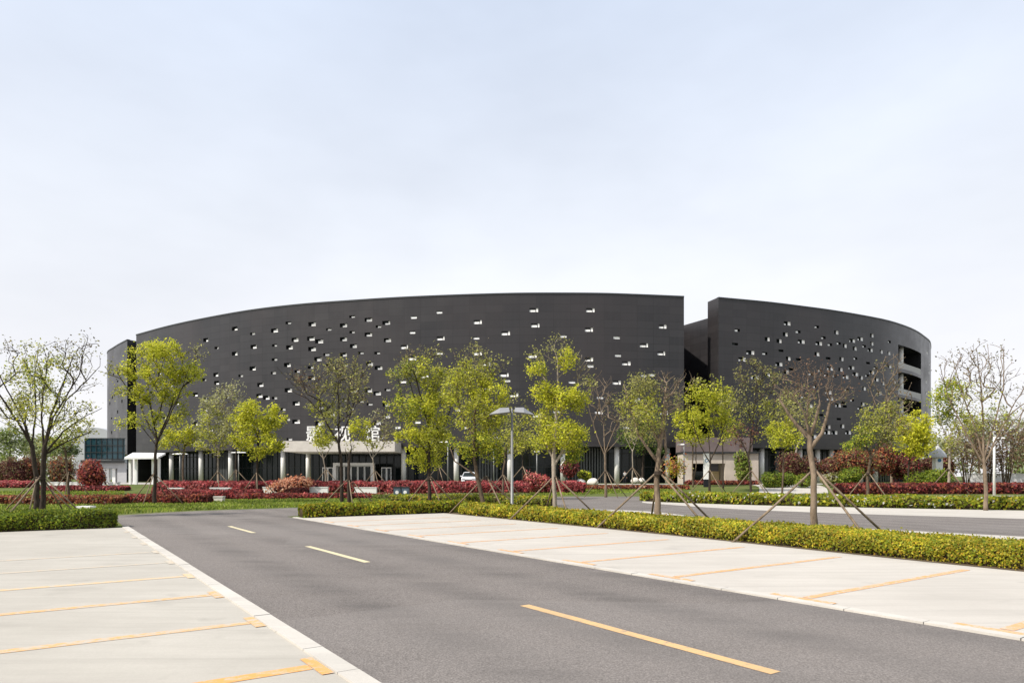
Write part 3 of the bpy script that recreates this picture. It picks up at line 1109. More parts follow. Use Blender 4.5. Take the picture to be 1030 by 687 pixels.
add(700, 290, 5.722, [(240,240),(227,323),(315,368),(265,408),(410,293),(398,375),(525,201),(515,264),(475,302),(590,250),(488,358),(530,403),(605,307),(590,408),(480,438),(550,465),(517,482),(410,495),(695,220),(735,285),(708,318),(697,378),(805,252),(773,325),(820,316),(855,332),(763,405),(835,408),(900,302),(872,338),(915,345),(945,292),(970,335),(1003,355),(1013,270),(1013,318),(920,402),(990,432),(893,455),(772,460),(830,467),(715,475),(748,497),(797,505),(860,510),(920,495),(950,515),(985,500),(1012,484),(135,470),(340,510),(663,493)])
add(840, 310, 5.286, [(195,143),(212,192),(245,232),(290,178),(285,240),(490,235),(475,285),(503,298),(215,315),(235,315),(220,380),(60,435),(153,428),(235,450),(90,490),(42,502),(15,517),(20,590),(40,628),(70,660),(290,310),(315,390),(485,390),(110,350),(500,340),(486,450),(255,400),(130,530)])
add(800, 370, 8.5875, [(65,250),(10,310),(165,165),(285,210),(300,268),(440,190),(490,280),(400,305),(365,328),(430,335),(580,315),(540,340),(220,408),(380,445),(405,500),(280,510),(275,558),(340,558),(425,562),(462,560),(120,330),(90,440),(60,520),(150,590)])
add(100, 330, 5.725, [(80,265),(105,305),(75,400),(60,435),(105,480),(70,520),(90,350),(110,560),(130,420),(70,600)])
RAWL += [(152, 395), (165, 420), (178, 405), (190, 430), (205, 402), (212, 432), (228, 400), (240, 420), (252, 428), (270, 420), (285, 412), (300, 420), (268, 400), (322, 410), (338, 420), (392, 410), (400, 430), (420, 425), (455, 415), (385, 440), (470, 430), (500, 440), (160, 375), (172, 388), (218, 385)]
rngw = random.Random(11)
WM, WW = [], []


def fits(L, s, z, w, h):
    for (s2, z2, w2, h2, t2) in L:
        if abs(s - s2) < (w + w2) / 2 + 0.03 and abs(z - z2) < (h + h2) / 2 + 0.03:
            return False
    return True


for (px, py) in RAWL:
    if 129 < px < 139 or 686 < px < 722:
        continue
    if px <= 129 or px > 722:
        C_, L_ = CW, WW
        hh = C_.hit(px)
    else:
        C_, L_ = CM, WM
        hh = C_.hit(px)
    if hh is None:
        continue
    s, Z = hh
    z = CH + (HY - py) / F * Z
    if z < 7.0 or z > 26.4:
        continue
    r = rngw.random()
    if px > 722:
        ty = 'L' if r < 0.34 else ('J' if r < 0.66 else ('D' if r < 0.80 else 'K'))
    elif px < 129:
        ty = 'D' if r < 0.5 else 'J'
    elif px < 330:
        ty = 'L' if r < 0.60 else 'D'
    else:
        ty = 'L' if r < 0.5 else 'D'
    w, h = {'L': (1.16, 0.56), 'D': (0.90, 0.36), 'J': (0.80, 0.58), 'K': (0.85, 0.40)}[ty]
    if px > 722:
        w *= 1.12
    if px < 330:
        w *= 1.12
        h *= 1.08
    w *= rngw.uniform(0.94, 1.06)
    s = round(s / 0.2) * 0.2
    z = round(z / 0.12) * 0.12
    if s < w or s > C_.L - w:
        continue
    if px > 722 and 900 < px < 930 and 343 < py < 420:
        continue
    if fits(L_, s, z, w, h):
        L_.append((s, z, w, h, ty + ('l' if px < 400 else ('c' if px < 722 else 'r'))))
# loggias on the right of the wing
LOG = []
for (yt, yb) in ((346.5, 370), (373.5, 396.5), (399.5, 422)):
    s0, Z0 = CW.hit(903.5)
    s1, Z1 = CW.hit(926.5)
    zt = CH + (HY - yt) / F * Z0
    zb_ = CH + (HY - yb) / F * Z0
    LOG.append(((s0 + s1) / 2, (zt + zb_) / 2, abs(s1 - s0), zt - zb_))
WW = [w for w in WW if all(not (abs(w[0] - l[0]) < (w[2] + l[2]) / 2 + .2 and abs(w[1] - l[1]) < (w[3] + l[3]) / 2 + .2) for l in LOG)]

bld = thing('museum', 'vast dark curved drum building with scattered small white windows and a tall slot', 'building', (0.0, 120.0, 0.8))


def facade(name, C_, holes, step):
    ss = sorted(set([0.0, C_.L] + list(np.round(np.arange(0, C_.L, step), 3)) + [round(v, 3) for h in holes for v in (h[0] - h[2] / 2, h[0] + h[2] / 2)]))
    zs = sorted(set([ZB, HT] + list(np.arange(8, 27, 4.0)) + [round(v, 3) for h in holes for v in (h[1] - h[3] / 2, h[1] + h[3] / 2)]))
    ss = [v for i, v in enumerate(ss) if i == 0 or v - ss[i - 1] > 1e-3]
    ss, zs = np.array(ss), np.array(zs)
    P = np.array([C_.at(t) for t in ss])
    ns, nz = len(ss), len(zs)
    V = np.empty((nz, ns, 3))
    V[:, :, :2] = P[None]
    V[:, :, 2] = zs[:, None]
    keep = np.ones((nz - 1, ns - 1), bool)
    sm, zm = (ss[1:] + ss[:-1]) / 2, (zs[1:] + zs[:-1]) / 2
    for h in holes:
        keep &= ~((np.abs(zm - h[1]) < h[3] / 2)[:, None] & (np.abs(sm - h[0]) < h[2] / 2)[None])
    jj, ii = np.nonzero(keep)
    q = np.stack([jj * ns + ii, jj * ns + ii + 1, (jj + 1) * ns + ii + 1, (jj + 1) * ns + ii], 1)
    me = bpy.data.meshes.new(name)
    me.from_pydata(V.reshape(-1, 3).tolist(), [], q.tolist())
    ul = me.uv_layers.new(name='UVMap')
    S, Zz = np.meshgrid(ss, zs)
    UVs = np.stack([S.ravel(), Zz.ravel()], 1)
    ul.data.foreach_set('uv', UVs[q.ravel()].astype(np.float32).ravel())
    me.polygons.foreach_set('use_smooth', [True] * len(q))
    me.materials.append(M['clad'])
    return place(name, me, bld)


facade('facade', CM, WM, 1.2)
facade('facade', CW, WW + LOG, 1.2)

SL = 16.0
m0, m1, w0, w1 = CM.at(0), CM.at(CM.L), CW.at(0), CW.at(CW.L)
din = np.array((0.10, 0.995))
dinl = np.array((0.42, 0.91))
r0, r1 = np.array((27.0, 121.2)), np.array((33.6, 108.3))
r2, r3 = np.array((33.2, 101.8)), np.array((29.15, 100.7))
l0, l1 = m0 + dinl * 3.2, w1 + dinl * 2.6
# slot side walls and back walls, roof and soffit
for nm, a, b, mm in (('slot_wall', m1, r0, 'clad'), ('slot_wall', r0, r1, 'clad'), ('slot_wall', r1, r2, 'clad'), ('slot_wall', r2, r3, 'clad'), ('slot_wall', r3, w0, 'clad'),
                     ('slot_wall', w1, l1, 'clad'), ('slot_wall', l1, l0, 'recess'), ('slot_wall', l0, m0, 'clad')):
    me = bpy.data.meshes.new('slot_wall')
    me.from_pydata([(a[0], a[1], 0.8), (b[0], b[1], 0.8), (b[0], b[1], HT), (a[0], a[1], HT)] if nm and mm != 'x' else [], [], [(0, 1, 2, 3)])
    ul = me.uv_layers.new(name='UVMap')
    L_ = float(np.linalg.norm(b - a))
    ul.data.foreach_set('uv', [0, .8, L_, .8, L_, HT, 0, HT])
    me.materials.append(M[mm])
    place('slot_wall', me, bld)
# windows of the slot's back wall: a row of tall dark openings with pale frames
ax_ = (r1 - r0) / np.linalg.norm(r1 - r0)
for (t, z, hh_) in ((4.6, 20.6, 1.9), (5.6, 20.6, 1.9), (7.2, 14.0, 1.4), (9.0, 11.2, 1.4)):
    c = r0 + ax_ * t + np.array((ax_[1], -ax_[0])) * -0.06
    mbs = MB()
    mbs.box((c[0], c[1], z), (0.25, 0.10, hh_), math.atan2(ax_[1], ax_[0]), 0)
    mbs.build('slot_window', M['parapet'], bld)

ring = [tuple(p) for p in CM.P[::4]] + [tuple(m1), tuple(r0), tuple(r1), tuple(r2), tuple(r3)] + [tuple(p) for p in CW.P[::5]] + [tuple(w1), tuple(l1), tuple(l0)]
clean = []
for p in ring:
    if not clean or math.hypot(p[0] - clean[-1][0], p[1] - clean[-1][1]) > 0.02:
        clean.append(p)
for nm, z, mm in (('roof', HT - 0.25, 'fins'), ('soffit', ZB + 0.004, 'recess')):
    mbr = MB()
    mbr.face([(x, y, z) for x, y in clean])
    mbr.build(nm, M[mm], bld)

for C_ in (CM, CW):
    mbc = MB()
    Q = [C_.at(t) for t in np.linspace(0, C_.L, 160)]
    Nn = [C_.nrm(t) for t in np.linspace(0, C_.L, 160)]
    sec = ((-.07, HT - .2), (-.07, HT + .03), (.45, HT + .03), (.45, HT - .2))
    for q, nn in zip(Q, Nn):
        for d, zc in sec:
            mbc.v.append((q[0] + nn[0] * d, q[1] + nn[1] * d, zc))
    for i in range(159):
        for k in range(4):
            kk = (k + 1) % 4
            mbc.f.append((i * 4 + k, (i + 1) * 4 + k, (i + 1) * 4 + kk, i * 4 + kk))
            mbc.m.append(0)
    mbc.f += [(0, 1, 2, 3), (636 + 3, 636 + 2, 636 + 1, 636)]
    mbc.m += [0, 0]
    mbc.build('coping', M['frame_d'], bld)

# windows: recess (dark), white sill panel, white right cheek
winlist = [(CM, w) for w in WM] + [(CW, w) for w in WW]


def win_mesh(mb, C_, w):
    s, z, W, H, ty = w
    ty, rg = ty[0], ty[1]
    D = {'l': 0.45, 'c': 0.16, 'r': 0.45}[rg]
    a, b = C_.at(s - W / 2), C_.at(s + W / 2)
    n = C_.nrm(s)
    t = (b - a) / W

    def P(u, v, d):
        q = a + t * u * W + n * d
        return (q[0], q[1], z - H / 2 + v * H)

    def pan(u0, u1, v0, v1, d, mi=1):
        mb.face([P(u0, v0, d), P(u1, v0, d), P(u1, v1, d), P(u0, v1, d)], mi)
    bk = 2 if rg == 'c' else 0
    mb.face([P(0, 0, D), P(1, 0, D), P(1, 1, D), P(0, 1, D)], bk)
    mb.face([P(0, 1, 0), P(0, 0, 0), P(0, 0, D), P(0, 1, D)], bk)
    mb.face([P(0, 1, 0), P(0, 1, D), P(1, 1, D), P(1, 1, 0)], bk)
    mb.face([P(0, 0, 0), P(1, 0, 0), P(1, 0, D), P(0, 0, D)], 1)
    mb.face([P(1, 0, 0), P(1, 1, 0), P(1, 1, D), P(1, 0, D)], 1 if ty in 'LJ' else bk)
    rv = random.Random(int(s * 131 + z * 977))
    j = lambda c, r: c + rv.uniform(-r, r)
    if rg == 'l':
        if ty == 'L':
            h = j(.56, .12)
            u = j(.24, .10)
            pan(u, 1, 0, h, .30)
            pan(j(.64, .10), 1, h, j(.92, .06), .30)
        else:
            pan(j(.30, .12), 1, 0, j(.82, .10), .24)
    elif rg == 'c':
        if ty == 'L':
            e = j(.70, .05)
            pan(0, e, 0, j(.50, .08), .10)
            pan(e + .08, 1, 0, 1, .10)
        else:
            pan(0, 1, 0, j(.85, .1), .10)
    else:
        if ty == 'L':
            pan(0.0, j(.40, .08), 0.05, j(.55, .1), .22)
            pan(j(.74, .05), 1, 0, 1, .12)
        elif ty == 'J':
            pan(j(.70, .08), 1, 0, 1, .12)
        elif ty == 'K':
            pan(0.1, j(.60, .1), 0.1, j(.7, .1), .15)
    # glass in the dark part
    if rg != 'c':
        mb.face([P(0.04, 0.04, D - .02), P(.96, 0.04, D - .02), P(.96, .96, D - .02), P(0.04, .96, D - .02)], 3)


def visible_size(it):
    C_, w = it
    p = C_.at(w[0])
    n = C_.nrm(w[0])
    v = p / np.linalg.norm(p)
    return w[2] * w[3] * max(0, v @ n) / (p @ p)


winlist.sort(key=visible_size, reverse=True)
rest = MB()
for i, it in enumerate(winlist):
    if i < 99:
        mb = MB()
        win_mesh(mb, *it)
        mb.build('window', [M['recess'], M['white'], M['infill'], M['glass']], bld)
    else:
        win_mesh(rest, *it)
if rest.f:
    tag(rest.build('window', [M['recess'], M['white'], M['infill'], M['glass']], bld), kind='stuff')

# loggias
for (s, z, W, H) in LOG:
    a, b = CW.at(s - W / 2), CW.at(s + W / 2)
    n = CW.nrm(s)
    t = (b - a) / np.linalg.norm(b - a)
    WW_ = np.linalg.norm(b - a)
    D = 3.2

    def P(u, v, d):
        q = a + t * u * WW_ + n * d
        return (q[0], q[1], z - H / 2 + v * H)
    mb = MB()
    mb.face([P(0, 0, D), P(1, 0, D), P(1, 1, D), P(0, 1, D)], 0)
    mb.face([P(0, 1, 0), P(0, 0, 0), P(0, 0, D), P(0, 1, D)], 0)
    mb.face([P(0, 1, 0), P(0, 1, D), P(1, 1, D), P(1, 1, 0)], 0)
    mb.face([P(0, 0, 0), P(1, 0, 0), P(1, 0, D), P(0, 0, D)], 1)
    mb.face([P(1, 0, 0), P(1, 1, 0), P(1, 1, D), P(1, 0, D)], 0)
    lg = mb.build('loggia', [M['recess'], M['parapet']], bld)
    rot = math.atan2(t[1], t[0])
    mb = MB()
    c = a + t * WW_ * 0.34 + n * 0.9
    mb.tube([(c[0], c[1], z - H / 2 + 0.01), (c[0], c[1], z + H / 2 - 0.01)], [0.42, 0.42], 14)
    mb.build('column', M['column'], lg, smooth=True)
    mb = MB()
    c = (a + b) / 2 + n * 0.10
    mb.box((c[0], c[1], z - H / 2 + 0.55), (WW_ - 0.05, 0.16, 1.08), rot)
    mb.build('parapet', M['parapet'], lg)
    for k in range(3):
        mb = MB()
        c = a + t * WW_ * (0.2 + 0.3 * k) + n * (D - 0.1)
        mb.box((c[0], c[1], z), (0.12, 0.10, H - 0.06), rot)
        mb.build('mullion', M['frame_d'], lg)


# ground floor: glazing set back, mullions, round white columns
def offset(C_, d, k):
    out = []
    for t in np.linspace(0.2, C_.L - 0.2, k):
        out.append(C_.at(t) + C_.nrm(t) * d)
    return np.array(out)


for C_, k in ((CM, 90), (CW, 260)):
    Q = offset(C_, 4.2, k)
    mb = MB()
    for a, b in zip(Q[:-1], Q[1:]):
        mb.face([(a[0], a[1], 0.7), (b[0], b[1], 0.7), (b[0], b[1], ZB), (a[0], a[1], ZB)])
    mb.build('ground_floor_glazing', M['glass'], bld)
    mb = MB()
    L = np.r_[0, np.cumsum(np.linalg.norm(np.diff(Q, axis=0), axis=1))]
    t = 0.6
    while t < L[-1]:
        x, y = np.interp(t, L, Q[:, 0]), np.interp(t, L, Q[:, 1])
        if y < 150:
            i = min(len(Q) - 2, int(np.searchsorted(L, t)))
            r = math.atan2(Q[i + 1][1] - Q[i][1], Q[i + 1][0] - Q[i][0])
            mb.box((x, y, 3.38), (0.10, 0.22, 5.2), r)
        t += 1.15
    for z in (3.2, 5.2):
        for a, b in zip(Q[:-1:2], Q[2::2]):
            c = (a + b) / 2
            if c[1] < 150:
                mb.box((c[0], c[1], z), (np.linalg.norm(b - a) * 1.005, 0.16, 0.12), math.atan2(b[1] - a[1], b[0] - a[0]))
    mb.build('mullion', M['frame_d'], bld)
# slatted grey wall panels between columns
for (pa, pb) in ((572, 616), (480, 500), (205, 224)):
    sa, sb = CM.hit(pa)[0], CM.hit(pb)[0]
    t = sa
    mb = MB()
    while t < sb:
        p = CM.at(t) + CM.nrm(t) * 2.6
        tt = CM.nrm(t)
        mb.box((p[0], p[1], 3.36), (0.20, 0.30, 5.1), math.atan2(-tt[0], tt[1]))
        t += 0.42
    mb.build('slatted_wall', M['fins'], bld)
for px in (165, 195, 225, 279, 305, 403, 457, 512, 567, 623, 675):
    s, Z = CM.hit(px)
    p = CM.at(s) + CM.nrm(s) * 1.3
    mb = MB()
    mb.tube([(p[0], p[1], 0.75), (p[0], p[1], ZB)], [0.37, 0.37], 16)
    mb.build('column', M['column'], bld, smooth=True)
for px in (772, 811, 829, 843, 858, 873, 888):
    s, Z = CW.hit(px)
    p = CW.at(s) + CW.nrm(s) * 1.3
    mb = MB()
    mb.tube([(p[0], p[1], 0.75), (p[0], p[1], ZB)], [0.40, 0.40], 16)
    mb.build('column', M['column'], bld, smooth=True)

# entrance canopy with its three standing characters
ZC = 92.5
xa, xb = (284 - CX) / F * ZC, (397 - CX) / F * ZC
zt, zb = CH + (HY - 443.5) / F * ZC, CH + (HY - 454) / F * ZC
mb = MB()
mb.box(((xa + xb) / 2, ZC + 5.5, (zt + zb) / 2), (xb - xa, 11.0, zt - zb))
can = mb.build('entrance_canopy', M['canopy'], bld)
for ch, px in (('影', 314), ('视', 343), ('馆', 373)):
    cu = bpy.data.curves.new('sign_letter', 'FONT')
    cu.body = ch
    cu.size = 2.3
    cu.extrude = 0.14
    cu.offset = 0.012
    cu.resolution_u = 3
    ob = bpy.data.objects.new('tmp', cu)
    COL.objects.link(ob)
    bpy.context.view_layer.update()
    dg = bpy.context.evaluated_depsgraph_get()
    me = bpy.data.meshes.new_from_object(ob.evaluated_get(dg))
    COL.objects.unlink(ob)
    bpy.data.objects.remove(ob)
    n = len(me.vertices)
    co = np.empty(n * 3, np.float32)
    me.vertices.foreach_get('co', co)
    co = co.reshape(-1, 3)
    co[:, 0] -= (co[:, 0].min() + co[:, 0].max()) / 2
    co[:, 1] -= co[:, 1].min()
    w = np.stack([co[:, 0] + (px - CX) / F * ZC, ZC + 0.9 - co[:, 2], co[:, 1] + zt + 0.02], 1)
    me.vertices.foreach_set('co', w.astype(np.float32).ravel())
    me.materials.clear()
    me.materials.append(M['white'])
    place('sign_letter', me, can)
# entrance portal with doors
ZP = 100.0
mb = MB()
pxm = lambda p: (p - CX) / F * ZP
pz = lambda y: CH + (HY - y) / F * ZP
xl, xr, zt2 = pxm(336), pxm(376.5), pz(465.5)
mb.box((xl + 0.22, ZP, (zt2 + .8) / 2), (0.44, 1.2, zt2 - .8))
mb.box((xr - 0.22, ZP, (zt2 + .8) / 2), (0.44, 1.2, zt2 - .8))
mb.box(((xl + xr) / 2, ZP, zt2 - 0.2), (xr - xl - 0.885, 1.2, 0.40))
por = mb.build('entrance_portal', M['white'], bld)


def door(x0, x1, zt, par, Y):
    mb = MB()
    w = x1 - x0
    for x in (x0 + .05, x1 - .05):
        mb.box((x, Y, (zt + .8) / 2), (0.10, 0.08, zt - .8))
    mb.box(((x0 + x1) / 2, Y, zt - .06), (w - .205, 0.08, 0.12))
    mb.box(((x0 + x1) / 2, Y, .9), (w - .205, 0.08, 0.18))
    d = mb.build('door', M['white'], par)
    mb = MB()
    mb.face([(x0 + .1, Y + .02, .99), (x1 - .1, Y + .02, .99), (x1 - .1, Y + .02, zt - .12), (x0 + .1, Y + .02, zt - .12)])
    mb.build('pane', M['glass'], d)
    mb = MB()
    mb.box((x1 - .22, Y - .07, 1.9), (0.05, 0.05, 0.5))
    mb.build('handle', M['steel'], d)


nD = 5
for k in range(nD):
    a = xl + .46 + (xr - xl - .92) * k / nD
    door(a, a + (xr - xl - .92) / nD - 0.03, zt2 - .42, por, ZP + 0.2)
for (p0, p1) in ((329.5, 335), (383.5, 388.6), (388.8, 393.5), (324, 329.3)):
    door(pxm(p0), pxm(p1), pz(470), bld, ZP + 0.1)

# low beige entrance block right of the slot
ZA = 91.0
ax = lambda p: (p - CX) / F * ZA
az = lambda y: CH + (HY - y) / F * ZA
annex = thing('low_annex', 'low beige block with flat dark roof edge below the tall slot', 'building', (ax(724), ZA, 0.8))
mb = MB()
segs = [(687, 697, 487, 456), (697, 713, 466, 456.5), (713, 729.5, 466, 456.5), (729.5, 742, 487, 456), (742, 752, 463, 456), (752, 763, 487, 456)]
for i, (a, b, y0, y1) in enumerate(segs):
    z0 = .8 if y0 > 480 else az(y0)
    mb.box(((ax(a) + ax(b)) / 2, ZA + 1.5 + (i % 2) * 0.012, (z0 + az(y1)) / 2), (ax(b) - ax(a), 3.0, az(y1) - z0))
mb.build('wall', M['beige'], annex)
mb = MB()
mb.box((ax(706), ZA + 2.6, 1.65), (ax(712) - ax(698), .3, 1.7))
mb.box((ax(747), ZA + 2.4, 2.0), (ax(752) - ax(742), .3, 2.4))
mb.build('window', M['glass'], annex)
mb = MB()
mb.box((ax(721.5), ZA + 2.6, 1.65), (ax(729) - ax(714), .3, 1.7))
mb.build('back_wall', M['yellow'], annex)
mb = MB()
mb.box(((ax(686) + ax(764)) / 2, ZA + 1.6, az(455.2)), (ax(764) - ax(686), 4.0, 0.22))
mb.build('roof', M['frame_d'], annex)
mb = MB()
mb.box(((ax(688) + ax(762)) / 2, ZA + 3.2, (az(455) + az(440)) / 2 + .12), (ax(762) - ax(688), 2.6, az(440) - az(455)))
mb.build('parapet', M['mauve'], annex)

# ------------------------------------------------------------------ left pavilion, shed, far buildings
ZG = 108.0
gx_ = lambda p: (p - CX) / F * ZG
gz_ = lambda y: CH + (HY - y) / F * ZG
pav = thing('glass_pavilion', 'two storey pavilion with teal glass upper floor and white base', 'building', (gx_(106), ZG, 0.8))
x0, x1 = gx_(85), gx_(127.4)
SPL = -0.62                                     # the pavilion's side walls run at a slant


def slab(mb, xa, xb, ya, yb, z0, z1):
    P4 = [(xa, ya), (xb, ya), (xb + SPL * (yb - ya), yb), (xa + SPL * (yb - ya), yb)]
    mb.hull([(x, y, z0) for x, y in P4], [(x, y, z1) for x, y in P4])


mb = MB()
for (a, b, z0, z1) in ((85, 104, .8, gz_(465.5)), (118, 127.4, .8, gz_(465.5)), (104, 118, gz_(471), gz_(465.5))):
    slab(mb, gx_(a), gx_(b) - .01, ZG, ZG + 7, z0, z1)
mb.build('wall', M['greywall'], pav)
mb = MB()
mb.box((gx_(111), ZG + 2.6, 1.9), (gx_(118) - gx_(104), .3, 2.2))
mb.build('window', M['glass'], pav)
mb = MB()
for p in (106.5, 113):
    mb.box((gx_(p), ZG + .6, 1.9), (0.5, 0.5, 2.3))
mb.build('pillar', M['white'], pav)
mb = MB()
slab(mb, x0 + .3, x1, ZG - .5, ZG + 7, gz_(462), gz_(441))
g = mb.build('glass_storey', M['teal_glass'], pav)
mb = MB()
for k in range(8):
    xx = x0 + .5 + (x1 - x0 - .8) * k / 7
    mb.box((xx, ZG - .55, (gz_(441) + gz_(462)) / 2), (0.07, 0.08, gz_(441) - gz_(462)))
for y in (441, 448, 455, 461.5):
    mb.box(((x0 + x1) / 2 + .3, ZG - .60, gz_(y)), (x1 - x0 - .3, 0.08, 0.09))
mb.build('mullion', M['frame_d'], g)
mb = MB()
slab(mb, x0 - .2, x1 + .1, ZG - .7, ZG + 7.1, gz_(464) - .2, gz_(464) + .2)
mb.build('roof', M['frame_d'], pav)

ZD = 205.0
mb = MB()
dx = lambda p: (p - CX) / F * ZD
prof = []
for i in range(13):
    t = i / 12
    prof.append((dx(74 + 38 * t), CH + (HY - (440 - 10 * math.sin(math.pi * (0.12 + 0.7 * t)))) / F * ZD))
ringb = [(x, ZD, z) for x, z in prof] + [(prof[-1][0], ZD, .8), (prof[0][0], ZD, .8)]
ringt = [(x, ZD + 25, z) for x, _, z in ringb]
mb.hull(ringb, ringt)
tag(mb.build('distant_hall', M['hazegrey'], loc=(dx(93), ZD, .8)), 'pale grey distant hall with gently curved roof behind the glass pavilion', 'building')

ZS = 84.0
sx = lambda p: (p - CX) / F * ZS
sz = lambda y: CH + (HY - y) / F * ZS
shed = thing('canopy_shelter', 'open shelter with white slab roof on slim white posts', 'shelter', (sx(145), ZS, .8))
mb = MB()
sq = lambda p, y, Y: wp(p, y, Y)
A4 = [sq(125, 460.0, ZS - 2), sq(159, 459.6, ZS - 2), sq(166.5, 455.6, ZS + 5), sq(133.5, 455.2, ZS + 5)]
mb.hull([(x, y, z - .22) for x, y, z in A4], A4)
mb.build('roof', M['white'], shed)
for p, dy in ((131, -1), (137, -1.2), (154, -1), (135, 3.6), (160, 3.6)):
    mb = MB()
    mb.box((sx(p) * (ZS + dy) / ZS, ZS + dy, (.8 + sz(460.6)) / 2), (0.26, 0.26, sz(460.6) - .8))
    mb.build('post', M['white'], shed)

# white wall far right, planter walls
ZW = 84.0
for (pa, pb, Z, y0, y1, lab) in ((970, 1075, 84, 486, 476.5, 'long low white wall behind the brown shrubs at the right'),
                                 (265, 281, 63, 498, 490.2, 'short white planter wall just left of the peach dome shrub'),
                                 (309, 330, 63, 498, 490.2, 'white planter wall just right of the peach dome shrub'),
                                 (357, 379, 63, 498, 490.6, 'white planter wall left of the twin bins'),
                                 (411, 418, 62, 498, 490.5, 'tiny white planter wall end right of the twin bins'),
                                 (170, 184, 57.5, 497, 491.2, 'white wall stub in the red hedge behind the staked lime tree'),
                                 (212, 232, 57.5, 497, 491.0, 'white wall stub in the red hedge above the stone step')):
    a, b = (pa - CX) / F * Z, (pb - CX) / F * Z
    zt = CH + (HY - y1) / F * Z
    g0 = hfun(a, Z)
    mb = MB()
    mb.box(((a + b) / 2, Z, (zt + g0 - .1) / 2), (b - a, 0.35, zt - g0 + .1))
    mb.box(((a + b) / 2, Z, zt + 0.03), (b - a + .06, 0.43, 0.06))
    tag(mb.build('low_wall', M['white'], loc=((a + b) / 2, Z, g0)), lab, 'wall')

# ================================================================== STREET FURNITURE
# twin-hood street lamp in the planting strip
LZ = 30.5
b = bx(515, LZ)
lamp = thing('street_lamp', 'tall grey street lamp with two winged hoods beside the parking bay', 'lamp', b)
zt = CH + (HY - 413) / F * LZ
mb = MB()
mb.tube([(b[0], b[1], 0), (b[0], b[1], .35), (b[0], b[1], .36), (b[0], b[1], zt)], [.085, .085, .068, .05], 12)
mb.build('pole', M['steel'], lamp, smooth=True)
for sgn, x1_, dz in ((-1, 23, 1), (1, 22, 0)):
    L = x1_ / F * LZ
    mb = MB()
    xs = [b[0] + sgn * 0.10, b[0] + sgn * L * 0.55, b[0] + sgn * L]
    wd = [0.30, 0.42, 0.22]
    zz = [zt - 0.03, zt - 0.05 - .02 * dz, zt - 0.17]
    bot = [(xs[0], b[1] - wd[0], zz[0] - .05), (xs[1], b[1] - wd[1], zz[1] - .08), (xs[2], b[1] - wd[2], zz[2] - .02), (xs[2], b[1] + wd[2], zz[2] - .02), (xs[1], b[1] + wd[1], zz[1] - .08), (xs[0], b[1] + wd[0], zz[0] - .05)]
    top = [(xs[i if i < 3 else 5 - i] * .86 + (b[0] + sgn * L * .4) * .14, b[1] + (y - b[1]) * .35 + .1, zz[i if i < 3 else 5 - i] + (.17, .19, .06)[i if i < 3 else 5 - i]) for i, (x, y, z) in enumerate(bot)]
    mb.hull(bot, top)
    mb.build('lamp_hood', M['lamp_panel'], lamp)
    mb = MB()
    mb.tube([(b[0], b[1], zt - .22), (xs[1], b[1], zz[1] - .085)], [.022, .018], 8)
    mb.build('bracket', M['steel'], lamp)
mb = MB()
mb.tube([(b[0], b[1], zt), (b[0], b[1], zt + .10)], [.06, .03], 10)
mb.build('finial', M['steel'], lamp)


def small_lamp(px, Z, ytop, lab, twin=False, arm=0, w=0.07, m='steel'):
    b = bx(px, Z)
    zt = CH + (HY - ytop) / F * Z
    o = thing('lamp_post', lab, 'lamp', b, 'slim lamp posts in the planting')
    mb = MB()
    mb.tube([b, (b[0], b[1], zt)], [w, w * .8], 9)
    mb.build('pole', M[m], o, smooth=True)
    for sg in ((-1, 1) if twin else (arm or 1,)):
        mb = MB()
        L = 0.85 if (twin or arm) else .30
        mb.hull([(b[0] - (0.0 if twin or arm else .3 * sg), b[1] - .14, zt), (b[0] + sg * L, b[1] - .10, zt + .02), (b[0] + sg * L, b[1] + .10, zt + .02), (b[0] - (0.0 if twin or arm else .3 * sg), b[1] + .14, zt)],
                [(b[0] - (0.0 if twin or arm else .3 * sg), b[1] - .10, zt + .17), (b[0] + sg * L * .9, b[1] - .07, zt + .09), (b[0] + sg * L * .9, b[1] + .07, zt + .09), (b[0] - (0.0 if twin or arm else .3 * sg), b[1] + .10, zt + .17)])
        mb.build('lamp_hood', M['white'], o)


small_lamp(181, 74, 457, 'slim grey lamp post beside the white shelter', True)
small_lamp(240, 76, 455.5, 'slim lamp post between the lime trees left of the entrance', True)
small_lamp(450.5, 70, 445, 'slim pale lamp post left of the white car', False, -1)
small_lamp(496.5, 74, 452, 'slim pale lamp post right of the white car')
small_lamp(540, 76, 454.5, 'slim lamp post directly behind the pink shrub')
small_lamp(688, 84, 447.5, 'dark green lamp post with white hood near the slot', False, -1, .10)
small_lamp(1000, 54, 441, 'tall pale lamp post beside the bare vase shaped tree', False, 1, .10, 'column')

# twin litter bins
bb = bx(404, 50.5)
bins = thing('litter_bin', 'blue grey twin litter bin with two white discs before the red hedge', 'bin', bb)
for sg in (-1, 1):
    mb = MB()
    mb.box((bb[0] + sg * .30, bb[1], .52), (.54, .5, .88), 0, 0, .96)
    body = mb.build('bin_body', M['binblue'], bins)
    mb = MB()
    mb.box((bb[0] + sg * .30, bb[1], 1.0), (.56, .54, .07))
    mb.build('lid', M['frame_d'], body)
    mb = MB()
    mb.tube([(bb[0] + sg * .30, bb[1] - .245, .62), (bb[0] + sg * .30, bb[1] - .285, .62)], [.13, .13], 14)
    mb.build('disc', M['white'], body)
mb = MB()
mb.box((bb[0], bb[1], .04), (1.3, .55, .08))
mb.build('plinth', M['stone'], bins)

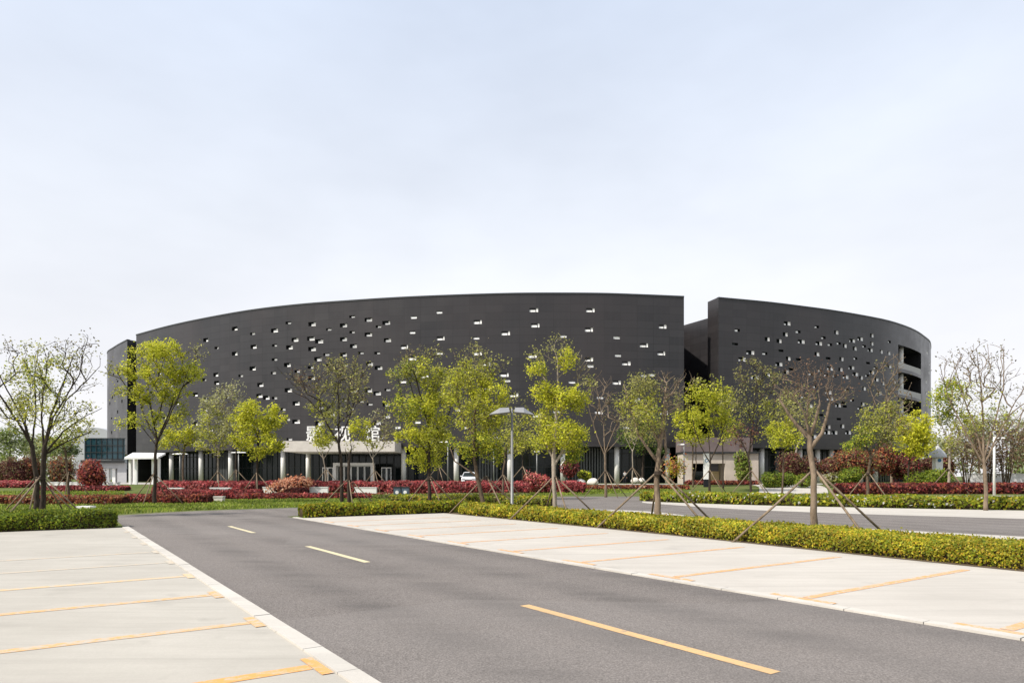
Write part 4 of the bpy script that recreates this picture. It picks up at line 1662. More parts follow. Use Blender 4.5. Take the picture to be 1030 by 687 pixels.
# white stone stool
b = bx(86.5, 31.6)
st = thing('stone_stool', 'small white stone stool with flat top on the left lawn', 'stool', b)
mb = MB()
mb.box((b[0], b[1], .37), (.64, .5, .09), .05)
mb.build('seat', M['white'], st)
mb = MB()
mb.box((b[0], b[1], .165), (.22, .2, .32), .05, 0, 1.5)
mb.build('base', M['stone'], st)

# stone step and stepping slab
b = bx(217.5, 47.5)
mb = MB()
mb.box((b[0], b[1], .17), (1.05, .45, .34))
mb.box((b[0], b[1], .37), (1.12, .52, .06))
tag(mb.build('stone_step', M['stone'], loc=b), 'pale rectangular stone block at the gap in the red hedge', 'stone block')
b = bx(227, 43)
mb = MB()
mb.box((b[0] - .1, b[1] + .9, .03), (.55, .5, .05))
mb.box((b[0] + .1, b[1] - .1, .03), (.6, .5, .05))
mb.box((b[0] + .1, b[1] - 1.1, .03), (.6, .5, .05))
tag(mb.build('stepping_stones', M['stone'], loc=b), kind='structure')

# white bollard cubes on the left
for k, p in enumerate((52, 57.5, 63, 71, 77, 84, 95.5, 104, 111, 118.5)):
    b = bx(p, 72)
    mb = MB()
    mb.box((b[0], b[1], b[2] + .30), (.36, .36, .62), 0, 0, .96)
    mb.box((b[0], b[1], b[2] + .65), (.40, .40, .07))
    tag(mb.build('bollard', M['white'], loc=b), 'short square white stone bollard in the row before the pavilion', 'bollard', 'white stone bollards in a row')

# white rounded stones
def boulder(px, py, r, Z, lab, seed):
    rng = np.random.default_rng(seed)
    c = np.array(wp(px, py, Z))
    mb = MB()
    R = r / F * Z
    nu, nv = 14, 8
    ph0 = rng.uniform(0, 6, 6)
    for j in range(nv + 1):
        th = math.pi * j / nv
        for i in range(nu):
            ph = 2 * math.pi * i / nu
            k = 1 + .10 * math.sin(2 * ph + ph0[0]) * math.sin(th) + .08 * math.sin(3 * ph + ph0[1] + 2 * th) + .05 * math.cos(4 * th + ph0[2])
            mb.v.append((c[0] + R * 1.15 * k * math.sin(th) * math.cos(ph), c[1] + R * k * math.sin(th) * math.sin(ph), c[2] + R * .85 * k * math.cos(th)))
    for j in range(nv):
        for i in range(nu):
            q = (i + 1) % nu
            mb.f.append((j * nu + i, (j + 1) * nu + i, (j + 1) * nu + q, j * nu + q))
            mb.m.append(0)
    tag(mb.build('boulder', M['stone'], loc=(c[0], c[1], hfun(c[0], c[1])), smooth=True), lab, 'boulder', 'pale boulders in the planting')


boulder(584, 485, 4.0, 78, 'pale rounded boulder beside the small green shrub', 1)
boulder(596.5, 485, 4.6, 77, 'larger pale boulder before the slatted wall', 2)
boulder(639, 483.5, 3.6, 80, 'pale boulder left of the cut trunk at the column', 3)
boulder(645.5, 483.5, 3.4, 80.5, 'small pale boulder nearest the cut trunk', 4)

# white pylon signs
for (px, Z, yt, yb, wpx, lab, disc) in ((710.5, 74, 456, 482, 5.5, 'white pylon sign with blue ring mark between young trees', 'blue'),):
    b = bx(px, Z)
    zt, z0 = CH + (HY - yt) / F * Z, CH + (HY - yb) / F * Z
    W = wpx / F * Z
    o = thing('pylon_sign', lab, 'sign', b)
    mb = MB()
    mb.box((b[0], b[1], (zt + z0) / 2), (W, .22, zt - z0))
    mb.build('panel', M['white'], o)
    mb = MB()
    mb.box((b[0], b[1], (z0 + b[2]) / 2), (W * .96, .26, z0 - b[2]))
    mb.build('plinth', M['cloth'], o)
    mb = MB()
    zc = CH + (HY - 463) / F * Z
    for i in range(20):
        a0, a1 = 2 * math.pi * i / 20, 2 * math.pi * (i + 1) / 20
        mb.face([(b[0] + r * math.cos(a), b[1] - .115, zc + r * math.sin(a)) for r, a in ((.12, a0), (.20, a0), (.20, a1), (.12, a1))])
    mb.build('emblem', M['blue'], o)
b = bx(943, 76)
o = thing('gate_kiosk', 'small white domed kiosk with round dark emblem among the right shrubs', 'kiosk', b)
Z = 76
zz = lambda y: CH + (HY - y) / F * Z
mb = MB()
mb.box((b[0], b[1], (zz(458) + b[2]) / 2), (.78, .7, zz(458) - b[2]))
mb.build('pillar', M['white'], o)
mb = MB()
prof = [(1.25, zz(460)), (1.15, zz(457)), (.75, zz(453.5)), (.30, zz(450)), (.10, zz(446)), (.02, zz(442.5))]
n = 18
for r, z in prof:
    for i in range(n):
        mb.v.append((b[0] + r * .75 * math.cos(2 * math.pi * i / n), b[1] + r * .75 * math.sin(2 * math.pi * i / n), z))
for k in range(len(prof) - 1):
    for i in range(n):
        j = (i + 1) % n
        mb.f.append((k * n + i, k * n + j, (k + 1) * n + j, (k + 1) * n + i))
        mb.m.append(0)
mb.build('domed_roof', M['greywall'], o, smooth=True)
mb = MB()
mb.tube([(b[0], b[1] - .35, zz(463)), (b[0], b[1] - .39, zz(463))], [.2, .2], 16)
mb.build('emblem', M['blue'], o)


# white car, facing the camera, mostly behind the red hedge
def car(px, Z, lab):
    b = bx(px, Z)
    o = thing('parked_car', lab, 'car', b)
    X, Y, G = b
    W = 0.92

    def ringx(y, zs):      # half-profile [(half width, z)]
        pts = [(X + h, Y + y, G + z) for h, z in zs] + [(X - h, Y + y, G + z) for h, z in zs[::-1]]
        return pts
    secs = [(0.0, [(.70, .30), (.82, .45), (.84, .62), (.78, .72)]), (.25, [(.86, .22), (.91, .45), (.90, .78), (.80, .86)]),
            (1.05, [(.90, .22), (.93, .5), (.91, .90), (.82, .98)]), (3.6, [(.90, .22), (.93, .5), (.91, .95), (.84, 1.02)]), (4.25, [(.84, .30), (.88, .5), (.86, .9), (.8, .98)])]
    mb = MB()
    nn = 8
    for y, zs in secs:
        mb.v += ringx(y, zs)
    for k in range(len(secs) - 1):
        for i in range(nn):
            j = (i + 1) % nn
            mb.f.append((k * nn + i, k * nn + j, (k + 1) * nn + j, (k + 1) * nn + i))
            mb.m.append(0)
    mb.f += [tuple(range(nn))[::-1], tuple(range((len(secs) - 1) * nn, len(secs) * nn))]
    mb.m += [0, 0]
    mb.build('body', M['carpaint'], o)
    mb = MB()
    mb.hull([(X - .80, Y + 1.0, G + .97), (X + .80, Y + 1.0, G + .97), (X + .82, Y + 3.9, G + 1.0), (X - .82, Y + 3.9, G + 1.0)],
            [(X - .62, Y + 1.75, G + 1.50), (X + .62, Y + 1.75, G + 1.50), (X + .62, Y + 3.5, G + 1.50), (X - .62, Y + 3.5, G + 1.50)])
    mb.build('windows', M['glass'], o)
    mb = MB()
    mb.hull([(X - .66, Y + 1.66, G + 1.495), (X + .66, Y + 1.66, G + 1.495), (X + .66, Y + 3.56, G + 1.495), (X - .66, Y + 3.56, G + 1.495)],
            [(X - .56, Y + 1.85, G + 1.57), (X + .56, Y + 1.85, G + 1.57), (X + .56, Y + 3.4, G + 1.57), (X - .56, Y + 3.4, G + 1.57)])
    for sg in (-1, 1):
        mb.tube([(X + sg * .83, Y + .95, G + .98), (X + sg * .65, Y + 1.72, G + 1.50)], [.05, .045], 6)
    mb.build('roof', M['carpaint'], o)
    for sg in (-1, 1):
        mb = MB()
        mb.box((X + sg * .62, Y + .08, G + .66), (.34, .22, .13), 0, 0, .9)
        mb.build('headlight', M['lamp_panel'], o)
        mb = MB()
        mb.box((X + sg * 1.0, Y + 1.2, G + 1.03), (.20, .12, .14))
        mb.build('mirror', M['carpaint'], o)
        for yy in (.85, 3.4):
            mb = MB()
            mb.tube([(X + sg * .70, Y + yy, G + .32), (X + sg * .94, Y + yy, G + .32)], [.32, .32], 18)
            mb.build('wheel', M['rubber'], o)
    mb = MB()
    mb.box((X, Y - .005, G + .5), (.9, .06, .16))
    mb.build('grille', M['rubber'], o)


car(471, 86, 'white hatchback parked facing the road behind the red hedge')


# person by the column, dark clothes
def person(px, Z, lab):
    b = bx(px, Z)
    o = thing('person', lab, 'person', b)
    X, Y, G = b
    J = {'pel': (0, 0, .95), 'wai': (0, 0, 1.10), 'che': (0, 0, 1.32), 'nek': (0, .0, 1.48), 'hd': (0, -.02, 1.60), 'ht': (0, -.02, 1.70),
         'hl': (-.10, 0, .90), 'kl': (-.11, -.03, .50), 'al': (-.12, 0, .08), 'tl': (-.12, -.16, .04),
         'hr': (.10, 0, .90), 'kr': (.12, -.09, .50), 'ar': (.13, .04, .08), 'tr': (.13, -.12, .04),
         'sl': (-.19, 0, 1.40), 'el': (-.25, .03, 1.12), 'wl': (-.24, -.06, .88), 'fl': (-.235, -.09, .76),
         'sr': (.19, 0, 1.40), 'er': (.25, .02, 1.12), 'wr': (.24, -.08, .88), 'fr': (.235, -.11, .76)}
    R = {'pel': .15, 'wai': .13, 'che': .15, 'nek': .055, 'hd': .10, 'ht': .07, 'hl': .095, 'kl': .065, 'al': .045, 'tl': .035, 'hr': .095, 'kr': .065, 'ar': .045, 'tr': .035,
         'sl': .065, 'el': .048, 'wl': .036, 'fl': .03, 'sr': .065, 'er': .048, 'wr': .036, 'fr': .03}
    E_ = [('pel', 'wai'), ('wai', 'che'), ('che', 'nek'), ('nek', 'hd'), ('hd', 'ht'), ('pel', 'hl'), ('hl', 'kl'), ('kl', 'al'), ('al', 'tl'), ('pel', 'hr'), ('hr', 'kr'), ('kr', 'ar'), ('ar', 'tr'),
          ('che', 'sl'), ('sl', 'el'), ('el', 'wl'), ('wl', 'fl'), ('che', 'sr'), ('sr', 'er'), ('er', 'wr'), ('wr', 'fr')]
    ks = list(J)
    me = bpy.data.meshes.new('tmp_body')
    me.from_pydata([J[k] for k in ks], [(ks.index(a), ks.index(c)) for a, c in E_], [])
    ob = bpy.data.objects.new('tmp_body', me)
    COL.objects.link(ob)
    md = ob.modifiers.new('s', 'SKIN')
    for i, k in enumerate(ks):
        sv = me.skin_vertices[0].data[i]
        sv.radius = (R[k], R[k])
        sv.use_root = (k == 'pel')
    sb = ob.modifiers.new('d', 'SUBSURF')
    sb.levels = 1
    bpy.context.view_layer.update()
    dg = bpy.context.evaluated_depsgraph_get()
    me2 = bpy.data.meshes.new_from_object(ob.evaluated_get(dg))
    COL.objects.unlink(ob)
    bpy.data.objects.remove(ob)
    n = len(me2.vertices)
    co = np.empty(n * 3, np.float32)
    me2.vertices.foreach_get('co', co)
    co = co.reshape(-1, 3)
    me2.materials.clear()
    me2.materials.append(M['cloth'])
    me2.materials.append(M['skin'])
    me2.materials.append(M['parapet'])
    mi = []
    for p in me2.polygons:
        z = co[list(p.vertices)][:, 2].mean()
        x = abs(co[list(p.vertices)][:, 0].mean())
        mi.append(1 if (z > 1.47 or (x > .18 and z < .88)) else (2 if z > 1.12 and x < .2 else 0))
    me2.polygons.foreach_set('material_index', mi)
    me2.polygons.foreach_set('use_smooth', [True] * len(mi))
    me2.vertices.foreach_set('co', (co + np.array((X, Y, G), np.float32)).ravel())
    place('body', me2, o)
    mb = MB()
    n, m = 12, 6
    for j in range(m + 1):
        th = math.pi * .55 * j / m
        for i in range(n):
            ph = 2 * math.pi * i / n
            mb.v.append((X + .112 * math.sin(th) * math.cos(ph), Y + .0 + .12 * math.sin(th) * math.sin(ph), G + 1.62 + .125 * math.cos(th)))
    for j in range(m):
        for i in range(n):
            q = (i + 1) % n
            mb.f.append((j * n + i, (j + 1) * n + i, (j + 1) * n + q, j * n + q))
            mb.m.append(0)
    mb.build('hair', M['hair'], o, smooth=True)


person(628.5, 86, 'person in dark clothes walking beside the white column')

# ================================================================== HEDGES
hedge('clipped_hedge', 'dark green clipped hedge edging the left parking bay', 'hedge', [uv(27.95, -26), uv(27.95, 2.0)], 1.45, .58, [('hedge', 1), ('green', .9)], seed=3, dens=2.0, leaf=2.5)
hedge('clipped_hedge', 'long golden clipped hedge along the right parking bay', 'hedge', [uv(28.2, 16.75), uv(15, 16.5), uv(5, 15.95), uv(-9, 16.0)], 1.35, .46, [('gold', 1), ('hedge', .5)], seed=4, dens=2.0, leaf=2.5)
hedge('clipped_hedge', 'short golden green hedge closing the far end of the right parking bay', 'hedge', [uv(29.75, 9.2), uv(29.75, 16.0), uv(29.4, 17.6)], 1.3, .52, [('gold', .7), ('hedge', 1)], seed=5, dens=2.0)
hedge('clipped_hedge', 'olive hedge behind the street lamp at the road junction', 'hedge', [gp(395, 508.5), gp(555, 511.2)], 1.5, .62, [('hedge', 1), ('gold', .6), ('olive', .5)], seed=6)
hedge('clipped_hedge', 'yellow green hedge with white blossoms beyond the far road', 'hedge', [gp(650, 503.4), gp(770, 507.2), gp(1030, 512.3), gp(1450, 518)], 2.4, .62, [('hedge', 1.2), ('gold', .4), ('white', .06)], seed=7)
REDS = 'red leaved hedges round the museum forecourt'
hedge('red_hedge', 'long straight dark red hedge beside the right path', 'hedge', [bx(842, 65)[:2], bx(1030, 65.5)[:2], bx(1300, 64)[:2]], 2.2, .92, [('red', .7), ('maroon', 1.1), ('rust', .5)], 'red_body', 8, group=REDS, lump=.06)


def hz(px0, px1, Z, ytop, width, pal, lab, seed, Z2=None):
    a, b_ = bx(px0, Z), bx(px1, Z2 or Z)
    g = (a[2] + b_[2]) / 2
    h = CH + (HY - ytop) / F * (Z + (Z2 or Z)) / 2 - g
    hedge('red_hedge', lab, 'hedge', [a[:2], b_[:2]], width, max(.3, h), pal, 'red_body', seed, group=REDS, leaf=2.6)


hz(-60, 126, 42.5, 499.0, 1.8, [('rust', 1), ('maroon', .35), ('olive', .25)], 'low rusty orange hedge along the left lawn', 11)
hz(126, 211, 44.5, 498.0, 1.6, [('rust', .6), ('red', .5), ('maroon', .6)], 'brownish red hedge left of the stone step', 12)
hz(163, 262, 55, 493.5, 2.2, [('red', 1), ('maroon', .4)], 'lower red hedge in front behind the stone step', 13)
hz(160, 262, 64, 485.2, 4.0, [('red', 1.2), ('pink', .6), ('maroon', .2)], 'tall bright red hedge mass left of the entrance', 14)
hz(238, 420, 68, 485.0, 2.4, [('red', 1), ('maroon', .4), ('pink', .4)], 'upper red hedge running behind the white planter walls', 15)
hz(240, 400, 53, 497.0, 1.5, [('maroon', .5), ('red', 1), ('rust', .3)], 'lower dark red hedge in front of the planter walls', 16)
hz(282, 309, 61.5, 490.5, 1.6, [('maroon', 1.4), ('red', .3)], 'short dark maroon hedge block under the peach dome shrub', 17)
hz(392, 532, 62, 485.2, 3.6, [('red', 1), ('pink', .5), ('maroon', .4)], 'broad crimson hedge in front of the white car', 18)
hz(545, 588, 67, 485.0, 2.2, [('pink', .8), ('red', 1)], 'crimson hedge right of the pink shrub', 19)
hz(572, 692, 71, 489.0, 1.6, [('rust', .9), ('maroon', .5), ('peach', .15)], 'thin rust brown hedge strip at the verge', 20)
hz(690, 762, 80, 484.2, 1.6, [('rust', .9), ('maroon', .8), ('pink', .2)], 'reddish brown hedge before the beige annex', 21)
hz(-60, 34, 74, 484.5, 2.6, [('pink', 1), ('red', .7)], 'pinkish red hedge at the far left edge', 22)
hz(40, 128, 69, 489.4, 1.8, [('red', .7), ('pink', .5), ('maroon', .5)], 'red hedge running in front of the white bollards', 23)
hedge('ground_cover', 'grey green low groundcover bed behind the bins', 'groundcover', [gp(375, 502.5), gp(530, 500.5)], 2.6, .32, [('olive', 1), ('green', 1), ('pale', .5)], seed=24, leaf=2.6)

# ------------------------------------------------------------------ shrubs
RB = 'rounded shrubs'
shrub('dome_shrub', 'peach coloured trimmed dome shrub in the red hedge', 295.5, 488.5, 17, 7.5, 62.5, [('peach', 1), ('rust', .5)], 31, body='red_body')
shrub('dome_shrub', 'bright pink dome shrub at the foot of a slim lamp post', 541, 487, 9.5, 9.5, 66, [('pink', 1.2), ('peach', .4), ('rust', .2)], 32, body='red_body')
shrub('ball_shrub', 'red leaved ball shrub on a stem before the glass pavilion', 91, 478, 12.5, 11.5, 70, [('red', .7), ('rust', .8), ('maroon', .9)], 33, body='red_body', stem=True)
shrub('ball_shrub', 'maroon ball shrub on a stem behind the lush lime tree', 573, 472, 7.5, 8, 78, [('maroon', 1), ('red', .4)], 34, body='red_body', stem=True)
shrub('ball_shrub', 'small bright green shrub between pale boulders', 588.5, 480.5, 6, 5, 79, [('hedge', 1), ('bright', .5)], 35)
for i, (px, py, rx, ry, pal, lab) in enumerate([
        (12, 475, 13, 13, [('maroon', 1), ('brown', 1)], 'dark brown maroon shrub at the far left edge'),
        (31, 471, 9, 11, [('rust', .6), ('maroon', .6), ('brown', .8)], 'rust shrub just left of the twin trunks'),
        (61, 475, 11, 14, [('rust', .5), ('brown', 1), ('dusk', .5)], 'rust brown shrub right of the twin trunks'),
        (797, 468, 12, 13, [('maroon', 1.2), ('brown', .6)], 'dark maroon shrub left of the pruned stout tree'),
        (815, 472, 8, 10, [('maroon', 1), ('brown', 1)], 'small brown shrub behind the pruned stout trunk'),
        (838, 470, 13, 11, [('maroon', 1), ('brown', 1), ('rust', .4)], 'brown maroon shrub right of the pruned stout trunk'),
        (860, 466, 17, 14, [('rust', 1), ('olive', .35), ('maroon', .6)], 'wide rust and olive shrub under the dark facade'),
        (891, 464, 10, 12, [('rust', 1.3), ('red', .4)], 'orange rust shrub behind the slanted thin stake'),
        (906, 470, 9, 11, [('maroon', 1), ('red', .6)], 'dark red shrub left of the yellow lime tree'),
        (918, 470, 8, 10, [('maroon', 1), ('red', .4)], 'maroon shrub below the yellow lime tree'),
        (935, 468, 7, 8, [('maroon', 1.2)], 'small maroon shrub left of the white kiosk'),
        (952, 468, 7, 8, [('maroon', 1.0), ('brown', .6)], 'small maroon shrub right of the white kiosk')]):
    shrub('loose_shrub', lab, px, py, rx, ry, 79 + (i % 3), pal + [('brown', .6), ('dusk', .4), ('olive', .25)], 40 + i, 'reddish loose shrubs', 'red_body', leafpx=2.0, cover=1.7)
for i, (px, py, rx, ry, lab) in enumerate([
        (775, 484, 8, 7, 'bright green ball shrub beside the beige annex'), (789, 483, 8, 6.5, 'green ball shrub left of a slim staked trunk'),
        (808, 484, 8, 5, 'olive ball shrub left of the stout pruned trunk'), (833, 483, 7, 5.5, 'grey green ball shrub with pale flowers'),
        (855, 480.5, 10, 7, 'wide green ball shrub left of the green leaved tree'), (927, 483, 11, 7, 'bright green ball shrub left of the kiosk foot'),
        (941, 482, 13, 8.5, 'largest bright green ball shrub at the kiosk foot')]):
    shrub('ball_shrub', lab, px, py, rx, ry, 73 + (i % 2), [('green', 1), ('hedge', .6)] if i != 3 else [('olive', 1), ('pale', .5), ('white', .1)], 60 + i, 'green ball shrubs at right', leafpx=2.0)
for i, (px, py, rx, ry, lab) in enumerate([(972, 452, 20, 26, 'brown leafless thicket shrub left of the bare vase tree'), (1012, 448, 26, 30, 'large brown leafless thicket shrub at the right edge'), (1050, 452, 22, 26, 'brown leafless thicket shrub cut by the right edge'), (995, 462, 14, 16, 'small brown thicket shrub behind the pale lamp post')]):
    shrub('thicket_shrub', lab, px, py, rx, ry, 80 + i, [('brown', 1.2), ('dusk', .7)], 70 + i, 'brown thicket shrubs', airy=True, cover=.42, leafpx=1.9)
shrub('loose_shrub', 'green upright shrub growing against the beige annex', 747, 471, 7, 13, 88, [('green', 1), ('olive', .5)], 80, 'green shrubs by the annex')

# ================================================================== TREES
GT = 'young planted trees round the forecourt'
PI = math.pi
S4 = [PI * .97, PI * .40, -PI * .36, .10]
S3 = [PI * .95, -PI * .35, .15]


def T(label, px, Z, trunk, limbs, clumps, **kw):
    return make_tree(label, GT, px, Z, trunk, limbs, clumps, **kw)


# --- right-hand strip, near to far
T('stout pruned tree with cut limbs and almost no leaves in the golden hedge', 817, 18.3,
  [(819, 546, 12.5), (818, 505, 12), (817, 478, 11), (815, 452, 10.5), (815, 440, 10)],
  [[(815, 441, 10), (803, 428, 7), (794, 416, 5.5), (786, 402, 4)], [(815, 440, 8), (819, 424, 6), (821.5, 407, 5)], [(816, 447, 9), (826, 436, 7), (829, 422, 6), (831, 408, 5.5)],
   [(815, 441, 6), (811, 428, 4.5), (806, 415, 3)]],
  [(790, 388, 16, 14, 45, 1, 'brown'), (815, 388, 18, 14, 50, 1, 'brown'), (838, 392, 16, 14, 40, 1, 'brown'), (826, 375, 14, 10, 22, 1, 'brown'), (800, 372, 16, 10, 22, 1, 'brown'), (812, 420, 16, 10, 16, 5, 'olive'), (845, 400, 8, 8, 12, 2, 'dusk')],
  bark='bark_t', seed=101, stakes=(1.92, 2.25, [PI * .97, PI * .38, -PI * .40, .06], .033), tipr=.32, leafpx=1.7)
T('staked tree with a forked pale limb and ivy at the fork, right of centre', 663, 23.0,
  [(662.5, 537, 13), (662, 505, 11.5), (661, 480, 10.5), (664, 450, 9), (667, 420, 7), (669, 395, 4)],
  [[(662, 463, 7), (652, 450, 6), (643, 436, 5), (639, 418, 4), (634, 400, 3.2), (630, 384, 2)], [(663, 470, 6), (672, 455, 5), (671, 430, 4.5), (676, 405, 3)], [(664, 450, 5), (655, 425, 3.5), (648, 405, 2.5)]],
  [(645, 388, 16, 10, 26, 22, 'olive'), (637, 408, 16, 14, 26, 22, [('lime', .5), ('olive', 1)]), (652, 412, 16, 18, 26, 26, [('lime', .6), ('olive', 1)]), (632, 428, 9, 10, 10, 18, 'olive'), (672, 400, 16, 22, 40, 4, 'dusk'), (685, 385, 14, 14, 22, 0, 'dusk'), (668, 376, 16, 8, 18, 0, 'dusk'), (655, 432, 14, 14, 16, 22, 'olive'),
   (675, 470, 9, 6, 14, 30, [('rust', .6), ('gold', .8), ('olive', .5)])],
  bark='bark_t', seed=102, stakes=(1.95, 2.15, [PI * .93, PI * .52, -PI * .30, .02], .036), tipr=.5)
T('lush tall lime leaved tree with tiered crown right of the street lamp', 558, 27.5,
  [(558.5, 523, 9), (558, 505, 8.5), (557, 485, 7.5), (557, 462, 9), (559, 430, 6), (561, 395, 4), (561, 365, 2.2)],
  [[(557, 468, 6), (567, 452, 4.5), (577, 436, 3)], [(557, 462, 5), (549, 445, 4), (543, 425, 2.5)], [(559, 425, 4), (570, 405, 3), (582, 385, 2)], [(560, 400, 3.5), (551, 385, 2.5), (543, 372, 1.5)], [(561, 380, 2.2), (574, 366, 1.5), (584, 352, 1)]],
  [(540, 373, 9, 5, 9, 34, 'lime'), (570, 362, 8, 10, 12, 34, [('lime', 1), ('bright', .4)]), (551, 392, 15, 10, 22, 40, [('lime', 1), ('bright', .5)]), (566, 400, 20, 14, 30, 44, [('lime', 1), ('bright', .6)]), (582, 403, 11, 9, 12, 40, 'lime'), (591, 386, 5, 5, 5, 20, 'olive'),
   (546, 425, 14, 11, 20, 40, [('lime', 1), ('olive', .3)]), (567, 438, 22, 14, 36, 44, [('lime', 1), ('bright', .4)]), (581, 445, 11, 14, 18, 42, [('lime', 1), ('green', .3)]), (548, 445, 13, 8, 14, 34, 'lime'), (555, 352, 20, 14, 26, 6, 'olive'), (586, 368, 10, 14, 16, 2, 'dusk'), (537, 362, 9, 7, 8, 10, 'olive'), (575, 459, 11, 6, 10, 32, [('green', 1), ('lime', .4)])],
  bark='bark_p', seed=103, stakes=(1.75, 1.95, [PI * .94, -PI * .42, .06, PI * .55], .034), tipr=.45)
T('leaning staked tree with broad lime crown directly left of the street lamp', 485, 32.5,
  [(489, 517, 9), (484, 497, 8), (480, 480, 7.5), (477, 462, 6), (477, 435, 5), (478, 400, 3)],
  [[(480, 478, 4), (468, 471, 3.2), (457, 464, 2.5), (452, 450, 1.8)], [(477, 455, 4), (488, 435, 3), (497, 410, 2)], [(477, 440, 4), (465, 420, 3), (458, 395, 2)]],
  [(480, 378, 26, 16, 34, 26, [('lime', .7), ('olive', 1)]), (460, 385, 20, 20, 30, 34, [('lime', 1), ('olive', .5)]), (492, 395, 20, 20, 34, 38, [('lime', 1), ('bright', .3)]), (478, 415, 26, 18, 40, 38, [('lime', 1), ('olive', .4)]), (498, 425, 16, 20, 26, 36, [('lime', 1), ('olive', .3)]),
   (478, 445, 24, 14, 30, 36, [('lime', 1), ('green', .3)]), (498, 455, 16, 10, 16, 34, [('lime', .8), ('green', .4)]), (475, 356, 24, 12, 26, 7, [('olive', 1), ('dusk', .6)]), (497, 366, 13, 10, 12, 10, 'olive')],
  bark='bark_m', seed=104, stakes=(1.75, 1.9, [PI * .93, -PI * .33, .05], .034), tipr=.4)
T('straight trunk tree with dense lime crown left of the leaning tree', 432, 38.0,
  [(432, 512, 7.5), (432, 490, 6.5), (431, 470, 6), (431, 440, 5), (433, 400, 3)],
  [[(431, 462, 4), (420, 440, 3), (408, 415, 2)], [(431, 455, 4), (445, 430, 3), (455, 400, 2)], [(432, 430, 3), (424, 400, 2), (418, 375, 1.5)]],
  [(405, 378, 15, 15, 22, 26, [('green', .4), ('olive', 1), ('lime', .4)]), (428, 375, 22, 15, 30, 32, [('lime', 1), ('olive', .5)]), (450, 385, 18, 18, 26, 32, [('lime', 1), ('olive', .6)]), (415, 408, 24, 16, 36, 36, [('lime', 1), ('green', .3)]), (442, 412, 22, 18, 34, 38, [('lime', 1), ('bright', .2)]),
   (418, 440, 20, 14, 28, 36, [('lime', 1), ('bright', .3)]), (442, 442, 20, 14, 28, 36, [('lime', 1), ('olive', .3)]), (428, 462, 20, 12, 24, 36, [('lime', 1), ('bright', .2)]), (410, 360, 14, 9, 14, 6, 'dusk'), (436, 354, 18, 9, 16, 6, [('dusk', 1), ('olive', 1)])],
  bark='bark_d', seed=105, stakes=(1.7, 1.7, S3, .032), tipr=.35)
T('slim tree with olive lime crown half hidden behind the street lamp', 520, 52,
  [(506, 503, 4), (506, 475, 3.4), (509, 450, 3)],
  [[(509, 452, 2), (518, 435, 1.5), (524, 420, 1)]],
  [(522, 425, 15, 14, 20, 20, [('lime', .7), ('olive', 1)]), (512, 442, 18, 14, 24, 24, [('lime', .7), ('olive', 1)]), (530, 445, 16, 12, 18, 22, [('olive', 1), ('lime', .6)]), (518, 408, 12, 10, 10, 8, 'olive')],
  bark='bark_m', seed=106, stakes=(1.8, 1.6, S3, .035), tipr=.3)
T('bare branched tree with vase crown before the slatted wall', 610, 58,
  [(609.5, 500, 5), (609, 478, 4), (608.5, 456, 3.5)],
  [[(608.5, 458, 2.4), (600, 438, 1.8), (593, 415, 1.2), (590, 398, .7)], [(608.5, 456, 2.4), (614, 440, 1.7), (624, 415, 1.3), (629, 400, .7)], [(608.5, 458, 2.2), (608, 430, 1.6), (604, 400, 1.2), (600, 380, .7)], [(609, 455, 2), (618, 446, 1.5), (628, 432, 1)]],
  [(600, 400, 13, 24, 45, 0, 'dusk'), (618, 415, 14, 24, 45, 1, 'dusk'), (608, 385, 10, 14, 20, 0, 'dusk')],
  bark='bark_t', seed=107, stakes=(2.2, 1.9, S3, .035), tipr=.36)
T('dark green tree half hidden behind the ivy forked tree', 645, 82,
  [(646, 487, 4), (647, 465, 3.5), (648, 445, 3)], [],
  [(640, 440, 18, 15, 30, 22, [('dkgreen', 1), ('green', .6)]), (652, 420, 16, 14, 24, 20, [('green', 1), ('olive', .6)]), (655, 450, 14, 12, 20, 20, 'dkgreen')],
  bark='bark_d', seed=108)
T('slender pale trunk sapling with stakes left of the ivy forked tree', 637, 76,
  [(636, 488, 2.6), (636.5, 470, 2.2), (636, 452, 1.8)], [[(636, 455, 1.4), (630, 440, 1)], [(636, 454, 1.4), (642, 438, 1)]],
  [(636, 435, 12, 12, 22, 5, 'olive')], bark='bark_p', seed=109, stakes=(2.0, 1.8, S3, .04))
T('lime tree with many stems before the beige annex', 714, 66,
  [(713.5, 494, 4), (714, 474, 3.6), (714.5, 463, 3.4)],
  [[(714, 465, 2.6), (706, 450, 2), (700, 432, 1.4), (697, 410, .9)], [(714.5, 464, 2.6), (722, 446, 2), (728, 425, 1.4)], [(714.5, 464, 2.4), (714, 440, 1.7), (716, 410, 1)]],
  [(706, 398, 18, 14, 26, 22, [('lime', 1), ('bright', .3)]), (722, 402, 16, 16, 26, 22, [('lime', 1), ('olive', .4)]), (714, 420, 22, 12, 30, 26, [('lime', 1), ('bright', .3)]), (730, 425, 13, 12, 16, 22, 'lime'), (712, 384, 16, 8, 14, 6, 'olive')],
  bark='bark_d', seed=110, stakes=(2.1, 1.9, S3, .04))
T('twin stem lime tree right of the dark green lamp post', 697, 74,
  [(697, 490, 3), (696.5, 470, 2.6), (697, 450, 2.4)], [[(697, 488, 2.2), (701, 470, 2), (702, 448, 1.6)]],
  [(692, 420, 14, 14, 24, 24, [('lime', 1), ('bright', .3)]), (688, 436, 12, 10, 16, 22, 'lime'), (703, 438, 13, 9, 16, 22, [('lime', 1), ('bright', .2)]), (690, 402, 11, 8, 8, 10, 'olive')],
  bark='bark_m', seed=111)
